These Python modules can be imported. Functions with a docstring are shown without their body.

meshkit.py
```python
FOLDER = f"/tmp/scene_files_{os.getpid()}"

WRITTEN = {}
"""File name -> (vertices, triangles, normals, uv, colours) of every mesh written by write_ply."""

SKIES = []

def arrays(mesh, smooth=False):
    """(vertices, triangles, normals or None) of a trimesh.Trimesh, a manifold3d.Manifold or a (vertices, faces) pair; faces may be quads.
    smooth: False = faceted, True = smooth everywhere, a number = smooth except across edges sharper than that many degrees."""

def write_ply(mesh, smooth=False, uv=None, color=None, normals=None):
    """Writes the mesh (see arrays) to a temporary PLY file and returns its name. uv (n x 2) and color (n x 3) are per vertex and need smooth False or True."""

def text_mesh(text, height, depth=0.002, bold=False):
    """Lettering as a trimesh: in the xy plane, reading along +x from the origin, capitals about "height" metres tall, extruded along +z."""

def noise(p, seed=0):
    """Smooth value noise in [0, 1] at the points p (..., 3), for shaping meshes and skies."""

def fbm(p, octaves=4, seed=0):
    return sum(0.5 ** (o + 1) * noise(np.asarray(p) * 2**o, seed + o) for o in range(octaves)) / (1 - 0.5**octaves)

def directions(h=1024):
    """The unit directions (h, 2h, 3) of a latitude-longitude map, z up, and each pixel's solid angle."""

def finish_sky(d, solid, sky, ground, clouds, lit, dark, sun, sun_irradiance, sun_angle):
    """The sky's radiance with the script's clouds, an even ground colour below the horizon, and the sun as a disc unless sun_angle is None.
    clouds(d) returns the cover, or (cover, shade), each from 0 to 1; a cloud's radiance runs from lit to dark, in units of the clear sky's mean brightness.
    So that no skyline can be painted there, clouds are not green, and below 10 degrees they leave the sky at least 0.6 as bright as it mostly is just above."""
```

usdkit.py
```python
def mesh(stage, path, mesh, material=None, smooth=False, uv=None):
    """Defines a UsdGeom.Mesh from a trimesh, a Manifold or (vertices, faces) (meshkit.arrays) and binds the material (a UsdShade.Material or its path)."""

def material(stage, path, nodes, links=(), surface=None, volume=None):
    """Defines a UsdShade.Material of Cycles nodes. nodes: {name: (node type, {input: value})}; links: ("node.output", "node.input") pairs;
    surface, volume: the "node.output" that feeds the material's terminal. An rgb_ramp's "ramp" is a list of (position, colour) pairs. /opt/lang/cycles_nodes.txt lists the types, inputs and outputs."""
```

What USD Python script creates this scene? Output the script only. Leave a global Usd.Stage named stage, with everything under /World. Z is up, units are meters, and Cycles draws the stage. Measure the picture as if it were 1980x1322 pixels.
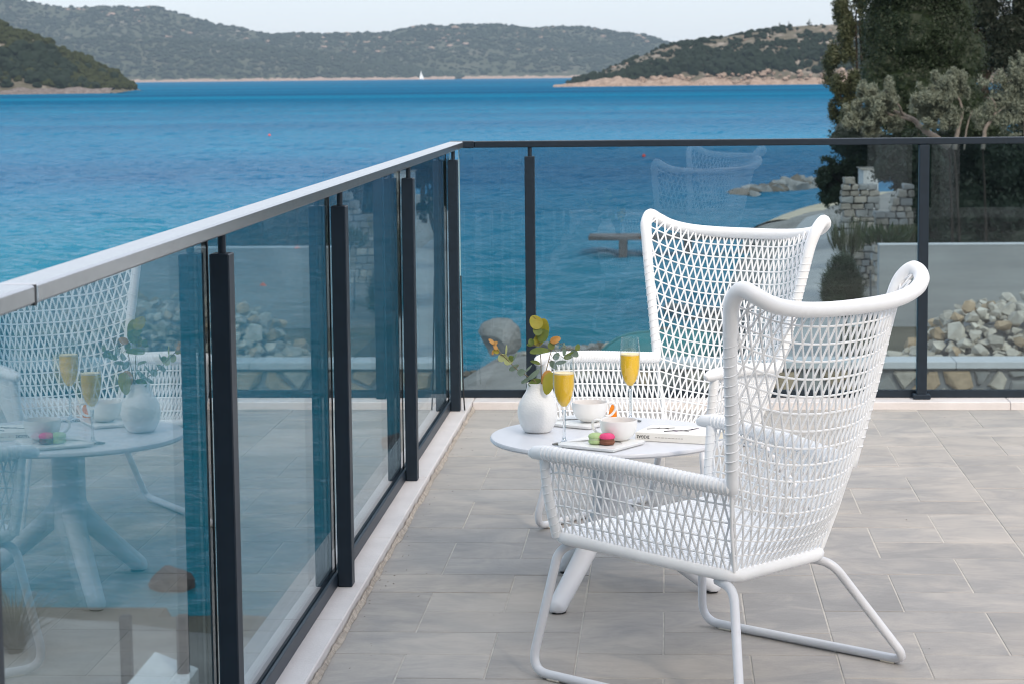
import math, random
import numpy as np, trimesh
from scipy.spatial import Voronoi, ConvexHull
from shapely.geometry import Polygon, Point, box as sbox, LineString
from pxr import Usd, UsdGeom, UsdLux, UsdShade, Gf, Sdf, Vt
import usdkit, meshkit

stage = Usd.Stage.CreateInMemory()
UsdGeom.SetStageUpAxis(stage, UsdGeom.Tokens.z)
UsdGeom.SetStageMetersPerUnit(stage, 1.0)
UsdGeom.Xform.Define(stage, '/World')

# ------------------------------------------------------------------ camera, sky, sun, exposure
CAM = np.array([0.7788, -8.9245, 1.3203])
YAW, PITCH, ROLL, FPX, CXP, CYP = 0.069117, 0.116989, -0.00997, 4384.7, 990.0, 661.0
FW = np.array([-math.sin(YAW)*math.cos(PITCH), math.cos(YAW)*math.cos(PITCH), -math.sin(PITCH)])
_r0 = np.array([math.cos(YAW), math.sin(YAW), 0.0]); _u0 = np.cross(_r0, FW)
RT = math.cos(ROLL)*_r0 + math.sin(ROLL)*_u0
UP = -math.sin(ROLL)*_r0 + math.cos(ROLL)*_u0
EXPOSURE = 0.81
cam = UsdGeom.Camera.Define(stage, '/World/camera')
M = Gf.Matrix4d(*RT, 0, *UP, 0, *(-FW), 0, *CAM, 1)
UsdGeom.Xformable(cam).AddTransformOp().Set(M)
cam.CreateFocalLengthAttr(FPX/1980*36); cam.CreateHorizontalApertureAttr(36.0); cam.CreateVerticalApertureAttr(36.0*683/1024)
cam.CreateClippingRangeAttr(Gf.Vec2f(0.1, 60000)); cam.CreateFStopAttr(15.0); cam.CreateFocusDistanceAttr(5.6)
cam.CreateExposureAttr(EXPOSURE)

SUN_DIR = np.array([0.42, -0.85, 0.72]); SUN_DIR /= np.linalg.norm(SUN_DIR)     # towards the sun
SUN_EL = math.asin(SUN_DIR[2]); SUN_ROT = math.atan2(SUN_DIR[0], SUN_DIR[1])
dome = UsdLux.DomeLight.Define(stage, '/World/sky')
dome.GetPrim().SetCustomDataByKey('kind', 'structure')
# clear sky veiled by thin bright cloud, which like any overcast is about three times as bright overhead as at the horizon
SKY = usdkit.material(stage, '/World/Looks/sky_look', {
    'sky': ('sky_texture', {'sky_type': 'single_scattering', 'sun_disc': False, 'sun_elevation': SUN_EL, 'sun_rotation': SUN_ROT, 'aerosol_density': 1.2}),
    'tc': ('texture_coordinate', {}),
    'map': ('mapping', {'scale': (1.0, 1.0, 3.5)}),
    'n': ('noise_texture', {'scale': 2.2, 'detail': 5, 'roughness': 0.55}),
    'rr': ('map_range', {'from_min': 0.35, 'from_max': 0.75, 'to_min': 0.62, 'to_max': 0.85, 'clamp': True}),
    'sx': ('separate_xyz', {}),
    'el': ('map_range', {'from_min': 0.0, 'from_max': 1.0, 'to_min': 1.0, 'to_max': 2.7, 'clamp': True}),
    'cc': ('combine_xyz', {}),
    'cl': ('mix_color', {'blend_type': 'multiply', 'fac': 1.0, 'a': (4.2, 4.27, 4.5), 'use_clamp': False}),
    'mix': ('mix_color', {'use_clamp': False}),
    'bg': ('background_shader', {'strength': 0.105})},
    [('tc.generated', 'map.vector'), ('map.vector', 'n.vector'), ('n.fac', 'rr.value'), ('rr.result', 'mix.fac'), ('sky.color', 'mix.a'),
     ('tc.generated', 'sx.vector'), ('sx.z', 'el.value'), ('el.result', 'cc.x'), ('el.result', 'cc.y'), ('el.result', 'cc.z'), ('cc.vector', 'cl.b'), ('cl.result', 'mix.b'), ('mix.result', 'bg.color')],
    surface='bg.background')
UsdShade.MaterialBindingAPI.Apply(dome.GetPrim()).Bind(SKY)
sun = UsdLux.DistantLight.Define(stage, '/World/sun')
sun.CreateNormalizeAttr(True); sun.CreateIntensityAttr(0.40); sun.CreateAngleAttr(11.0); sun.CreateColorAttr(Gf.Vec3f(1.0, 0.87, 0.72))
_z = SUN_DIR; _x = np.cross([0, 0, 1.0], _z); _x /= np.linalg.norm(_x); _y = np.cross(_z, _x)
UsdGeom.Xformable(sun).AddTransformOp().Set(Gf.Matrix4d(*_x, 0, *_y, 0, *_z, 0, 0, 0, 20, 1))

# ------------------------------------------------------------------ helpers
ZS = -6.2                       # sea level
rng = np.random.default_rng(7)
random.seed(7)
_names = {}
_proto = {}

def free(parent, name):
    k = (parent, name); n = _names.get(k, 0); _names[k] = n+1
    return f'{parent}/{name}' if n == 0 else f'{parent}/{name}_{n:03d}'

def meta(prim, label=None, cat=None, group=None, kind=None):
    for k, v in (('label', label), ('category', cat), ('group', group), ('kind', kind)):
        if v: prim.SetCustomDataByKey(k, v)
    return prim

def thing(name, label, cat, loc=(0, 0, 0), rz=0.0, group=None):
    p = free('/World', name)
    x = UsdGeom.Xform.Define(stage, p)
    x.AddTranslateOp().Set(Gf.Vec3d(*map(float, loc)))
    if rz: x.AddRotateZOp().Set(float(math.degrees(rz)))
    meta(x.GetPrim(), label, cat, group)
    return p

def solo(name, mesh, mat, label, cat, group=None, smooth=False, kind=None):
    p = free('/World', name)
    return meta(usdkit.mesh(stage, p, mesh, MAT[mat], smooth=smooth).GetPrim(), label, cat, group, kind)

def part(parent, name, mesh, mat, smooth=False, label=None, kind=None):
    p = free(parent, name)
    meta(usdkit.mesh(stage, p, mesh, MAT[mat], smooth=smooth).GetPrim(), label, None, None, kind)
    return p

def struct(name, mesh, mat, smooth=False, kind='structure', label=None):
    p = free('/World', name)
    meta(usdkit.mesh(stage, p, mesh, MAT[mat], smooth=smooth).GetPrim(), label, None, None, kind)
    return p

def copy_of(src, loc, rz, label, cat=None, group=None):
    base = src.rsplit('/', 1)[1]
    p = free('/World', base.rsplit('_', 1)[0] if base.rsplit('_', 1)[1].isdigit() else base)
    x = UsdGeom.Xform.Define(stage, p)
    x.GetPrim().GetReferences().AddInternalReference(src)
    x.ClearXformOpOrder()
    x.AddTranslateOp().Set(Gf.Vec3d(*map(float, loc))); 
    ro = x.GetPrim().GetAttribute('xformOp:rotateZ')
    x.AddRotateZOp().Set(float(math.degrees(rz)))
    x.GetPrim().SetInstanceable(True)
    meta(x.GetPrim(), label, cat, group)
    return p

cat_ = trimesh.util.concatenate
def V(*a): return np.array(a, float)

def bx(x0, x1, y0, y1, z0, z1, bev=0.0):
    if bev <= 0:
        m = trimesh.creation.box((x1-x0, y1-y0, z1-z0))
        m.apply_translation(((x0+x1)/2, (y0+y1)/2, (z0+z1)/2)); return m
    P = []
    for sx in (0, 1):
        for sy in (0, 1):
            for sz in (0, 1):
                c = V((x0, x1)[sx], (y0, y1)[sy], (z0, z1)[sz]); d = V(1-2*sx, 1-2*sy, 1-2*sz)*bev
                for k in range(3):
                    q = c + d; q[k] = c[k]; P.append(q)
    return hull(P)

def hull(P):
    m = trimesh.Trimesh(np.asarray(P, float)).convex_hull if False else trimesh.convex.convex_hull(np.asarray(P, float))
    return m

def tube(path, r, n=8, closed=False, caps=True):
    P = np.asarray(path, float); m = len(P)
    R = np.broadcast_to(np.asarray(r, float), (m,))
    T = (np.roll(P, -1, 0)-np.roll(P, 1, 0)) if closed else np.gradient(P, axis=0)
    T /= np.linalg.norm(T, axis=1, keepdims=True)+1e-12
    ref = V(0, 0, 1) if abs(T[0][2]) < 0.9 else V(1, 0, 0)
    N = np.zeros_like(P); a = np.cross(T[0], ref); N[0] = a/np.linalg.norm(a)
    for i in range(1, m):
        a = N[i-1]-T[i]*(N[i-1]@T[i]); N[i] = a/(np.linalg.norm(a)+1e-12)
    B = np.cross(T, N)
    an = np.arange(n)*2*np.pi/n
    v = P[:, None]+R[:, None, None]*(np.cos(an)[None, :, None]*N[:, None]+np.sin(an)[None, :, None]*B[:, None])
    k = m if closed else m-1
    i, j = np.meshgrid(np.arange(k), np.arange(n), indexing='ij')
    i2 = (i+1) % m; j2 = (j+1) % n
    q = np.stack([i*n+j, i2*n+j, i2*n+j2, i*n+j2], -1).reshape(-1, 4)
    f = np.vstack([q[:, [0, 1, 2]], q[:, [0, 2, 3]]])
    v = v.reshape(-1, 3)
    if caps and not closed:
        c0, c1 = len(v), len(v)+1
        v = np.vstack([v, P[:1], P[-1:]])
        jj = np.arange(n); j2 = (jj+1) % n
        f = np.vstack([f, np.stack([np.full(n, c0), jj, j2], 1), np.stack([np.full(n, c1), (m-1)*n+j2, (m-1)*n+jj], 1)])
    f = f[:, ::-1]
    return trimesh.Trimesh(v, f, process=False)

def seg_tubes(A, B, r, n=5):
    """many straight strands in one go"""
    A, B = np.asarray(A, float), np.asarray(B, float)
    T = B-A; L = np.linalg.norm(T, axis=1); ok = L > 1e-5; A, B, T = A[ok], B[ok], T[ok]/L[ok][:, None]
    ref = np.where(np.abs(T[:, 2:]) < 0.9, V(0, 0, 1), V(1, 0, 0))
    N = np.cross(T, ref); N /= np.linalg.norm(N, axis=1, keepdims=True); W = np.cross(T, N)
    an = np.arange(n)*2*np.pi/n
    ring = r*(np.cos(an)[None, :, None]*N[:, None]+np.sin(an)[None, :, None]*W[:, None])
    v = np.concatenate([A[:, None]+ring, B[:, None]+ring], 1).reshape(-1, 3)
    s = np.arange(len(A))[:, None]*2*n; j = np.arange(n)[None]; j2 = (j+1) % n
    q = np.stack([s+j, s+j2, s+n+j2, s+n+j], -1).reshape(-1, 4)
    return trimesh.Trimesh(v, np.vstack([q[:, [0, 1, 2]], q[:, [0, 2, 3]]]), process=False)

def lathe(prof, n=40):
    P = np.asarray(prof, float); m = len(P); an = np.arange(n)*2*np.pi/n
    v = np.stack([P[:, 0][:, None]*np.cos(an), P[:, 0][:, None]*np.sin(an), np.repeat(P[:, 1][:, None], n, 1)], -1).reshape(-1, 3)
    i, j = np.meshgrid(np.arange(m-1), np.arange(n), indexing='ij'); j2 = (j+1) % n
    q = np.stack([i*n+j, i*n+j2, (i+1)*n+j2, (i+1)*n+j], -1).reshape(-1, 4)
    t = trimesh.Trimesh(v, np.vstack([q[:, [0, 1, 2]], q[:, [0, 2, 3]]]), process=False)
    return t

def smooth_path(pts, n=12, closed=False):
    """Catmull-Rom through the points"""
    P = np.asarray(pts, float)
    if closed: Q = np.vstack([P[-1:], P, P[:2]])
    else: Q = np.vstack([2*P[0]-P[1], P, 2*P[-1]-P[-2]])
    out = []
    for k in range(1, len(Q)-2):
        for t in np.arange(n)/n:
            p0, p1, p2, p3 = Q[k-1:k+3]
            out.append(0.5*((2*p1)+(p2-p0)*t+(2*p0-5*p1+4*p2-p3)*t*t+(3*p1-p0-3*p2+p3)*t**3))
    if not closed: out.append(P[-1])
    return np.array(out)

def round_path(pts, rad, n=6, closed=False):
    """polyline with its corners rounded to radius rad (list or number)"""
    P = [np.asarray(p, float) for p in pts]; m = len(P); out = []
    for k in range(m):
        if not closed and k in (0, m-1): out.append(P[k]); continue
        a, b, c = P[k-1], P[k], P[(k+1) % m]
        d = rad[k] if np.ndim(rad) else rad
        u = a-b; w = c-b; lu, lw = np.linalg.norm(u), np.linalg.norm(w); d = min(d, lu*.49, lw*.49)
        s, e = b+u/lu*d, b+w/lw*d
        for t in np.linspace(0, 1, n+1):
            out.append((1-t)**2*s+2*t*(1-t)*b+t*t*e)
    return np.array(out)

def resample(P, step, closed=False):
    P = np.asarray(P, float)
    if closed: P = np.vstack([P, P[:1]])
    d = np.r_[0, np.cumsum(np.linalg.norm(np.diff(P, axis=0), axis=1))]
    n = max(2, int(round(d[-1]/step))); s = np.linspace(0, d[-1], n+1)
    return np.stack([np.interp(s, d, P[:, k]) for k in range(3)], 1)

def coil(path, R, r, pitch, n=5, per=9):
    """a strand wound round a tube"""
    P = resample(path, pitch/per)
    T = np.gradient(P, axis=0); T /= np.linalg.norm(T, axis=1, keepdims=True)
    N = np.zeros_like(P); a = np.cross(T[0], V(0.3, 0.2, 0.93)); N[0] = a/np.linalg.norm(a)
    for i in range(1, len(P)):
        a = N[i-1]-T[i]*(N[i-1]@T[i]); N[i] = a/np.linalg.norm(a)
    B = np.cross(T, N); th = np.arange(len(P))*2*np.pi/per
    Q = P+R*(np.cos(th)[:, None]*N+np.sin(th)[:, None]*B)
    return tube(Q, r, n)

def at(u, v, D):
    """the point at depth D (metres ahead of the lens) seen at pixel (u, v) of the photograph"""
    d = FW*FPX+RT*(u-CXP)-UP*(v-CYP)
    return CAM+d/FPX*D

def on_z(u, v, z):
    d = FW*FPX+RT*(u-CXP)-UP*(v-CYP)
    return CAM+d*(z-CAM[2])/d[2]

def proj(P):
    d = np.asarray(P, float)-CAM; z = d@FW
    return np.stack([CXP+FPX*(d@RT)/z, CYP-FPX*(d@UP)/z], -1)

def rock(size, seed, n=16, sub=0):
    g = np.random.default_rng(seed)
    p = g.normal(size=(n, 3)); p /= np.linalg.norm(p, axis=1, keepdims=True)
    p *= g.uniform(0.82, 1.0, (n, 1))
    m = hull(p*np.asarray(size)/2)
    return m

def boulder(size, seed, sub=3, amp=0.35, fr=1.6):
    m = trimesh.creation.icosphere(sub); v = np.array(m.vertices)
    g = np.random.default_rng(seed)
    d = np.ones(len(v))
    for k in range(9):                                   # flattened facets
        a = g.normal(size=3); a /= np.linalg.norm(a); h = g.uniform(0.62, 0.9)
        d = np.minimum(d, h/np.maximum(v@a, 1e-3)*np.where(v@a > 0.05, 1, 1e9))
    d *= 1+amp*(meshkit.fbm(v*fr+seed, 4, seed)-0.5)
    m.vertices = v*d[:, None]*np.asarray(size)/2
    return m

# ------------------------------------------------------------------ materials
MAT = {}
def mk(name, nodes, links, surface='p.BSDF', volume=None):
    MAT[name] = usdkit.material(stage, '/World/Looks/'+name, nodes, links, surface=surface, volume=volume)

def plain(name, col, rough=0.5, spec=0.5, var=0.06, scale=8.0, metallic=0.0, bump=0.0, bscale=60.0, island=0.0, obj=0.0, **kw):
    """a base colour broken up by noise, by piece or by copy"""
    col = V(*col)
    nodes = {'tc': ('texture_coordinate', {}), 'n': ('noise_texture', {'scale': scale, 'detail': 5, 'roughness': 0.6}),
             'r': ('rgb_ramp', {'ramp': [(0.3, tuple(col*(1-var))), (0.7, tuple(col*(1+var)))]}),
             'p': ('principled_bsdf', {'roughness': rough, 'specular_ior_level': spec, 'metallic': metallic, **kw})}
    links = [('tc.object', 'n.vector'), ('n.fac', 'r.fac')]
    out = 'r.color'
    if island or obj:
        nodes['g'] = ('geometry', {}) if island else ('object_info', {})
        a = island or obj
        nodes['mr'] = ('map_range', {'to_min': 1-a, 'to_max': 1+a})
        nodes['h'] = ('hsv', {})
        links += [('g.random_per_island' if island else 'g.random', 'mr.value'), ('mr.result', 'h.value'), (out, 'h.color')]
        out = 'h.color'
    links.append((out, 'p.base_color'))
    if bump:
        nodes['nb'] = ('noise_texture', {'scale': bscale, 'detail': 4}); nodes['b'] = ('bump', {'strength': bump, 'distance': 0.01})
        links += [('tc.object', 'nb.vector'), ('nb.fac', 'b.height'), ('b.normal', 'p.normal')]
    mk(name, nodes, links)

plain('white_wicker', (0.80, 0.81, 0.82), 0.42, 0.5, 0.03, 25)
plain('white_paint', (0.64, 0.65, 0.68), 0.3, 0.5, 0.03, 9)
plain('pad_plastic', (0.62, 0.58, 0.5), 0.5)
plain('anthracite', (0.008, 0.016, 0.026), 0.42, 0.35, 0.12, 30, bump=0.03, bscale=300)
plain('rail_metal', (0.58, 0.59, 0.61), 0.22, 0.6, 0.05, 30, metallic=1.0, bump=0.02, bscale=300)
plain('black_rubber', (0.012, 0.013, 0.015), 0.6)
plain('ceramic', (0.82, 0.81, 0.79), 0.22, 0.5, 0.02, 8)
plain('plate_white', (0.82, 0.82, 0.80), 0.2, 0.5, 0.02, 8)
plain('book_cover', (0.78, 0.76, 0.71), 0.45, 0.4, 0.02, 8)
plain('book_pages', (0.74, 0.70, 0.60), 0.8, 0.2, 0.05, 90)
plain('ink', (0.05, 0.045, 0.05), 0.6)
plain('ink_pale', (0.45, 0.43, 0.40), 0.6)
plain('ink_violet', (0.13, 0.04, 0.16), 0.6)
plain('pink', (0.72, 0.07, 0.20), 0.62, 0.3, 0.08, 60, bump=0.2, bscale=250)
plain('pale_green', (0.42, 0.55, 0.27), 0.65, 0.3, 0.08, 60, bump=0.2, bscale=250)
plain('chocolate', (0.20, 0.08, 0.05), 0.7, 0.3, 0.1, 60)
plain('cream_green', (0.52, 0.60, 0.38), 0.7)
plain('orange', (0.80, 0.24, 0.02), 0.55, 0.3, 0.12, 40, bump=0.2, bscale=200)
mk('juice', {'p': ('principled_bsdf', {'base_color': (1.0, 0.60, 0.003), 'roughness': 0.3}), 't': ('translucent_bsdf', {'color': (1.0, 0.78, 0.01)}), 'm': ('mix_closure', {'fac': 0.08})}, [('p.BSDF', 'm.closure1'), ('t.BSDF', 'm.closure2')], surface='m.closure')
plain('juice_foam', (0.92, 0.72, 0.42), 0.6, 0.3, 0.06, 200)
plain('kerb_stone', (0.62, 0.585, 0.575), 0.6, 0.3, 0.07, 6, bump=0.1, bscale=120)
plain('kerb_edge', (0.40, 0.35, 0.30), 0.8, 0.2, 0.35, 55, bump=0.8, bscale=90)
plain('grout', (0.44, 0.415, 0.38), 0.85, 0.2, 0.15, 25)
plain('concrete', (0.30, 0.30, 0.31), 0.8, 0.2, 0.12, 1.2, bump=0.2, bscale=12)
plain('concrete_light', (0.36, 0.355, 0.35), 0.8, 0.2, 0.10, 1.2, bump=0.1, bscale=12)
plain('cap_stone', (0.52, 0.52, 0.53), 0.7, 0.2, 0.06, 3)
plain('mortar', (0.20, 0.20, 0.21), 0.9, 0.2, 0.15, 6)
plain('rock_light', (0.43, 0.385, 0.33), 0.85, 0.2, 0.32, 5, bump=0.5, bscale=25, obj=0.22)
plain('rock_rust', (0.36, 0.265, 0.18), 0.85, 0.2, 0.35, 6, bump=0.5, bscale=25, obj=0.15)
plain('rock_grey', (0.24, 0.235, 0.23), 0.9, 0.2, 0.30, 2.2, bump=0.6, bscale=9)
plain('rock_dark', (0.14, 0.12, 0.10), 0.85, 0.3, 0.30, 2.2, bump=0.6, bscale=9)
plain('rock_brown', (0.07, 0.052, 0.045), 0.8, 0.3, 0.3, 2.2, bump=0.6, bscale=9)
plain('wall_block', (0.30, 0.265, 0.23), 0.9, 0.2, 0.3, 6, bump=0.5, bscale=20, obj=0.28)
plain('white_plaster', (0.50, 0.48, 0.47), 0.85, 0.2, 0.06, 2)
plain('jetty_grey', (0.11, 0.10, 0.10), 0.85, 0.2, 0.15, 2)
plain('bark_pale', (0.17, 0.15, 0.13), 0.9, 0.2, 0.25, 8, bump=0.6, bscale=20)
plain('bark_dark', (0.035, 0.028, 0.022), 0.9, 0.2, 0.25, 8, bump=0.6, bscale=20)
plain('stake', (0.05, 0.055, 0.06), 0.5)
plain('boat_hull', (0.04, 0.20, 0.22), 0.5, 0.4, 0.1, 5)
plain('sail', (0.85, 0.85, 0.84), 0.7)
plain('buoy_red', (0.55, 0.05, 0.03), 0.5, 0.4, 0.15, 8)
plain('stem', (0.16, 0.12, 0.06), 0.6)
plain('lounger_white', (0.66, 0.67, 0.68), 0.6)
plain('house_stucco', (0.55, 0.52, 0.49), 0.85, 0.2, 0.05, 2)
plain('house_glass_dark', (0.03, 0.035, 0.04), 0.1, 0.5)
plain('wood_post', (0.055, 0.055, 0.058), 0.8, 0.2, 0.2, 6)

# vase: fine pimpled white porcelain
mk('vase_white', {'tc': ('texture_coordinate', {}), 'v': ('voronoi_texture', {'scale': 210.0}), 'b': ('bump', {'strength': 0.4, 'distance': 0.0012, 'invert': True}),
                  'p': ('principled_bsdf', {'base_color': (0.80, 0.79, 0.77), 'roughness': 0.5})},
   [('tc.object', 'v.vector'), ('v.distance', 'b.height'), ('b.normal', 'p.normal')])

# glass panes: each face reflects as the outside of a pane does, whichever way it is met
def pane(name, tint):
    mk(name, {'g': ('geometry', {}), 'ior': ('mix_float', {'a': 1.52, 'b': 1/1.52}), 'fr': ('fresnel', {}),
              't': ('transparent_bsdf', {'color': tint}), 's': ('glossy_bsdf', {'color': (0.95, 0.97, 0.98), 'roughness': 0.0}), 'm': ('mix_closure', {})},
       [('g.backfacing', 'ior.fac'), ('ior.result', 'fr.IOR'), ('fr.fac', 'm.fac'), ('t.BSDF', 'm.closure1'), ('s.BSDF', 'm.closure2')], surface='m.closure')
pane('pane_glass', (0.66, 0.75, 0.785))
plain('pane_edge', (0.35, 0.47, 0.46), 0.25, 0.5)
pane('drink_glass', (0.975, 0.985, 0.985))
mk('stem_glass', {'p': ('glass_bsdf', {'color': (0.96, 0.98, 0.99), 'roughness': 0.02, 'IOR': 1.5})}, [])

# terrace tiles: greyish-beige stoneware with a grain along the row
def tile_mat(name, warm, cool):
    mk(name, {'g': ('geometry', {}), 'oi': ('object_info', {}), 'off': ('combine_xyz', {}), 'm10': ('math', {'math_type': 'multiply', 'value2': 37.0}),
              'add': ('mix_color', {'blend_type': 'add', 'fac': 1.0, 'use_clamp': False}),
              'mp': ('mapping', {'scale': (3.4, 5.2, 1.0)}), 'n1': ('noise_texture', {'scale': 1.0, 'detail': 8, 'roughness': 0.66, 'distortion': 1.2}),
              'mp2': ('mapping', {'scale': (18.0, 46.0, 1.0)}), 'n2': ('noise_texture', {'scale': 1.0, 'detail': 5, 'roughness': 0.75, 'distortion': 0.8}),
              'n3': ('noise_texture', {'scale': 0.55, 'detail': 6, 'roughness': 0.62}),
              'n4': ('noise_texture', {'scale': 260.0, 'detail': 2}),
              'r1': ('rgb_ramp', {'ramp': [(0.30, tuple(V(*cool)*0.76)), (0.44, cool), (0.57, warm), (0.72, tuple(V(*warm)*1.16))]}),
              'mr': ('map_range', {'from_min': 0.3, 'from_max': 0.72, 'to_min': 0.93, 'to_max': 1.05}),
              'mo': ('map_range', {'to_min': 0.92, 'to_max': 1.08}), 'm4': ('map_range', {'from_min': 0.3, 'from_max': 0.7, 'to_min': 0.95, 'to_max': 1.05}),
              'mul': ('math', {'math_type': 'multiply'}), 'mul2': ('math', {'math_type': 'multiply'}), 'h': ('hsv', {}),
              'b': ('bump', {'strength': 0.15, 'distance': 0.004}), 'mix3': ('math', {'math_type': 'multiply_add', 'value2': 0.62, 'value3': 0.0}), 'ad3': ('math', {'math_type': 'multiply_add', 'value2': 0.40}),
              'p': ('principled_bsdf', {'roughness': 0.58, 'specular_ior_level': 0.35})},
       [('oi.random', 'm10.value1'), ('m10.value', 'off.x'), ('m10.value', 'off.y'), ('g.position', 'add.a'), ('off.vector', 'add.b'),
        ('add.result', 'mp.vector'), ('mp.vector', 'n1.vector'), ('add.result', 'mp2.vector'), ('mp2.vector', 'n2.vector'), ('g.position', 'n3.vector'), ('g.position', 'n4.vector'),
        ('n3.fac', 'mix3.value1'), ('n1.fac', 'ad3.value1'), ('mix3.value', 'ad3.value3'), ('ad3.value', 'r1.fac'),
        ('n2.fac', 'mr.value'), ('oi.random', 'mo.value'), ('mr.result', 'mul.value1'), ('mo.result', 'mul.value2'), ('n4.fac', 'm4.value'), ('mul.value', 'mul2.value1'), ('m4.result', 'mul2.value2'), ('mul2.value', 'h.value'), ('r1.color', 'h.color'), ('h.color', 'p.base_color'),
        ('n2.fac', 'b.height'), ('b.normal', 'p.normal')])
tile_mat('terrace_tile', (0.385, 0.352, 0.318), (0.264, 0.254, 0.245))

# sea
mk('sea_water', {'g': ('geometry', {}),
      'mB': ('mapping', {'scale': (1.3, 3.4, 1.0), 'rotation': (0, 0, -0.1)}), 'nB': ('noise_texture', {'scale': 1.0, 'detail': 4, 'roughness': 0.6, 'distortion': 0.3}),
      'mC': ('mapping', {'scale': (0.0016, 0.010, 1.0)}), 'nC': ('noise_texture', {'scale': 1.0, 'detail': 4, 'roughness': 0.55}),
      'rC': ('rgb_ramp', {'ramp': [(0.30, (0.001, 0.060, 0.135)), (0.5, (0.001, 0.094, 0.185)), (0.72, (0.002, 0.155, 0.262))]}),
      'sx': ('separate_xyz', {}), 'dn': ('map_range', {'from_min': 30.0, 'from_max': 150.0, 'to_min': 0.0, 'to_max': 1.0, 'clamp': True}),
      'cm': ('mix_color', {'a': (0.002, 0.136, 0.182)}),
      'b': ('bump', {'strength': 0.7, 'distance': 0.22}),
      'd': ('diffuse_bsdf', {}), 'gl': ('glossy_bsdf', {'color': (0.80, 0.90, 1.0), 'roughness': 0.06}), 'fr': ('fresnel', {'IOR': 1.33}),
      'fd': ('map_range', {'from_min': 60.0, 'from_max': 700.0, 'to_min': 0.58, 'to_max': 0.035, 'clamp': True}),
      'fs': ('math', {'math_type': 'multiply'}), 'p': ('mix_closure', {})},
   [('g.position', 'mB.vector'), ('mB.vector', 'nB.vector'), ('g.position', 'mC.vector'), ('mC.vector', 'nC.vector'),
    ('nC.fac', 'rC.fac'), ('g.position', 'sx.vector'), ('sx.y', 'dn.value'), ('dn.result', 'cm.fac'), ('rC.color', 'cm.b'), ('cm.result', 'd.color'),
    ('nB.fac', 'b.height'), ('b.normal', 'gl.normal'), ('b.normal', 'fr.normal'), ('b.normal', 'd.normal'),
    ('sx.y', 'fd.value'), ('fd.result', 'fs.value2'), ('fr.fac', 'fs.value1'), ('fs.value', 'p.fac'), ('d.BSDF', 'p.closure1'), ('gl.BSDF', 'p.closure2')], surface='p.closure')

# land
def land(name, stops, scale, rough=0.95, detail=8, squash=1.0, bump=0.0):
    nodes = {'g': ('geometry', {}), 'mp': ('mapping', {'scale': (scale, scale, scale*squash)}), 'n': ('noise_texture', {'scale': 1.0, 'detail': detail, 'roughness': 0.65}),
             'r': ('rgb_ramp', {'ramp': stops}), 'p': ('principled_bsdf', {'roughness': rough, 'specular_ior_level': 0.1})}
    links = [('g.position', 'mp.vector'), ('mp.vector', 'n.vector'), ('n.fac', 'r.fac'), ('r.color', 'p.base_color')]
    if bump:
        nodes['b'] = ('bump', {'strength': 0.8, 'distance': bump}); links += [('n.fac', 'b.height'), ('b.normal', 'p.normal')]
    mk(name, nodes, links)
land('far_hill_ground', [(0.0, (0.030, 0.040, 0.026)), (0.5, (0.055, 0.065, 0.040)), (0.63, (0.070, 0.074, 0.050)), (0.70, (0.30, 0.27, 0.24)), (1.0, (0.42, 0.38, 0.34))], 0.012)
land('maquis_ground', [(0.0, (0.05, 0.05, 0.03)), (0.5, (0.11, 0.10, 0.075)), (0.65, (0.24, 0.215, 0.185)), (1.0, (0.34, 0.31, 0.28))], 0.10)
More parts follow.
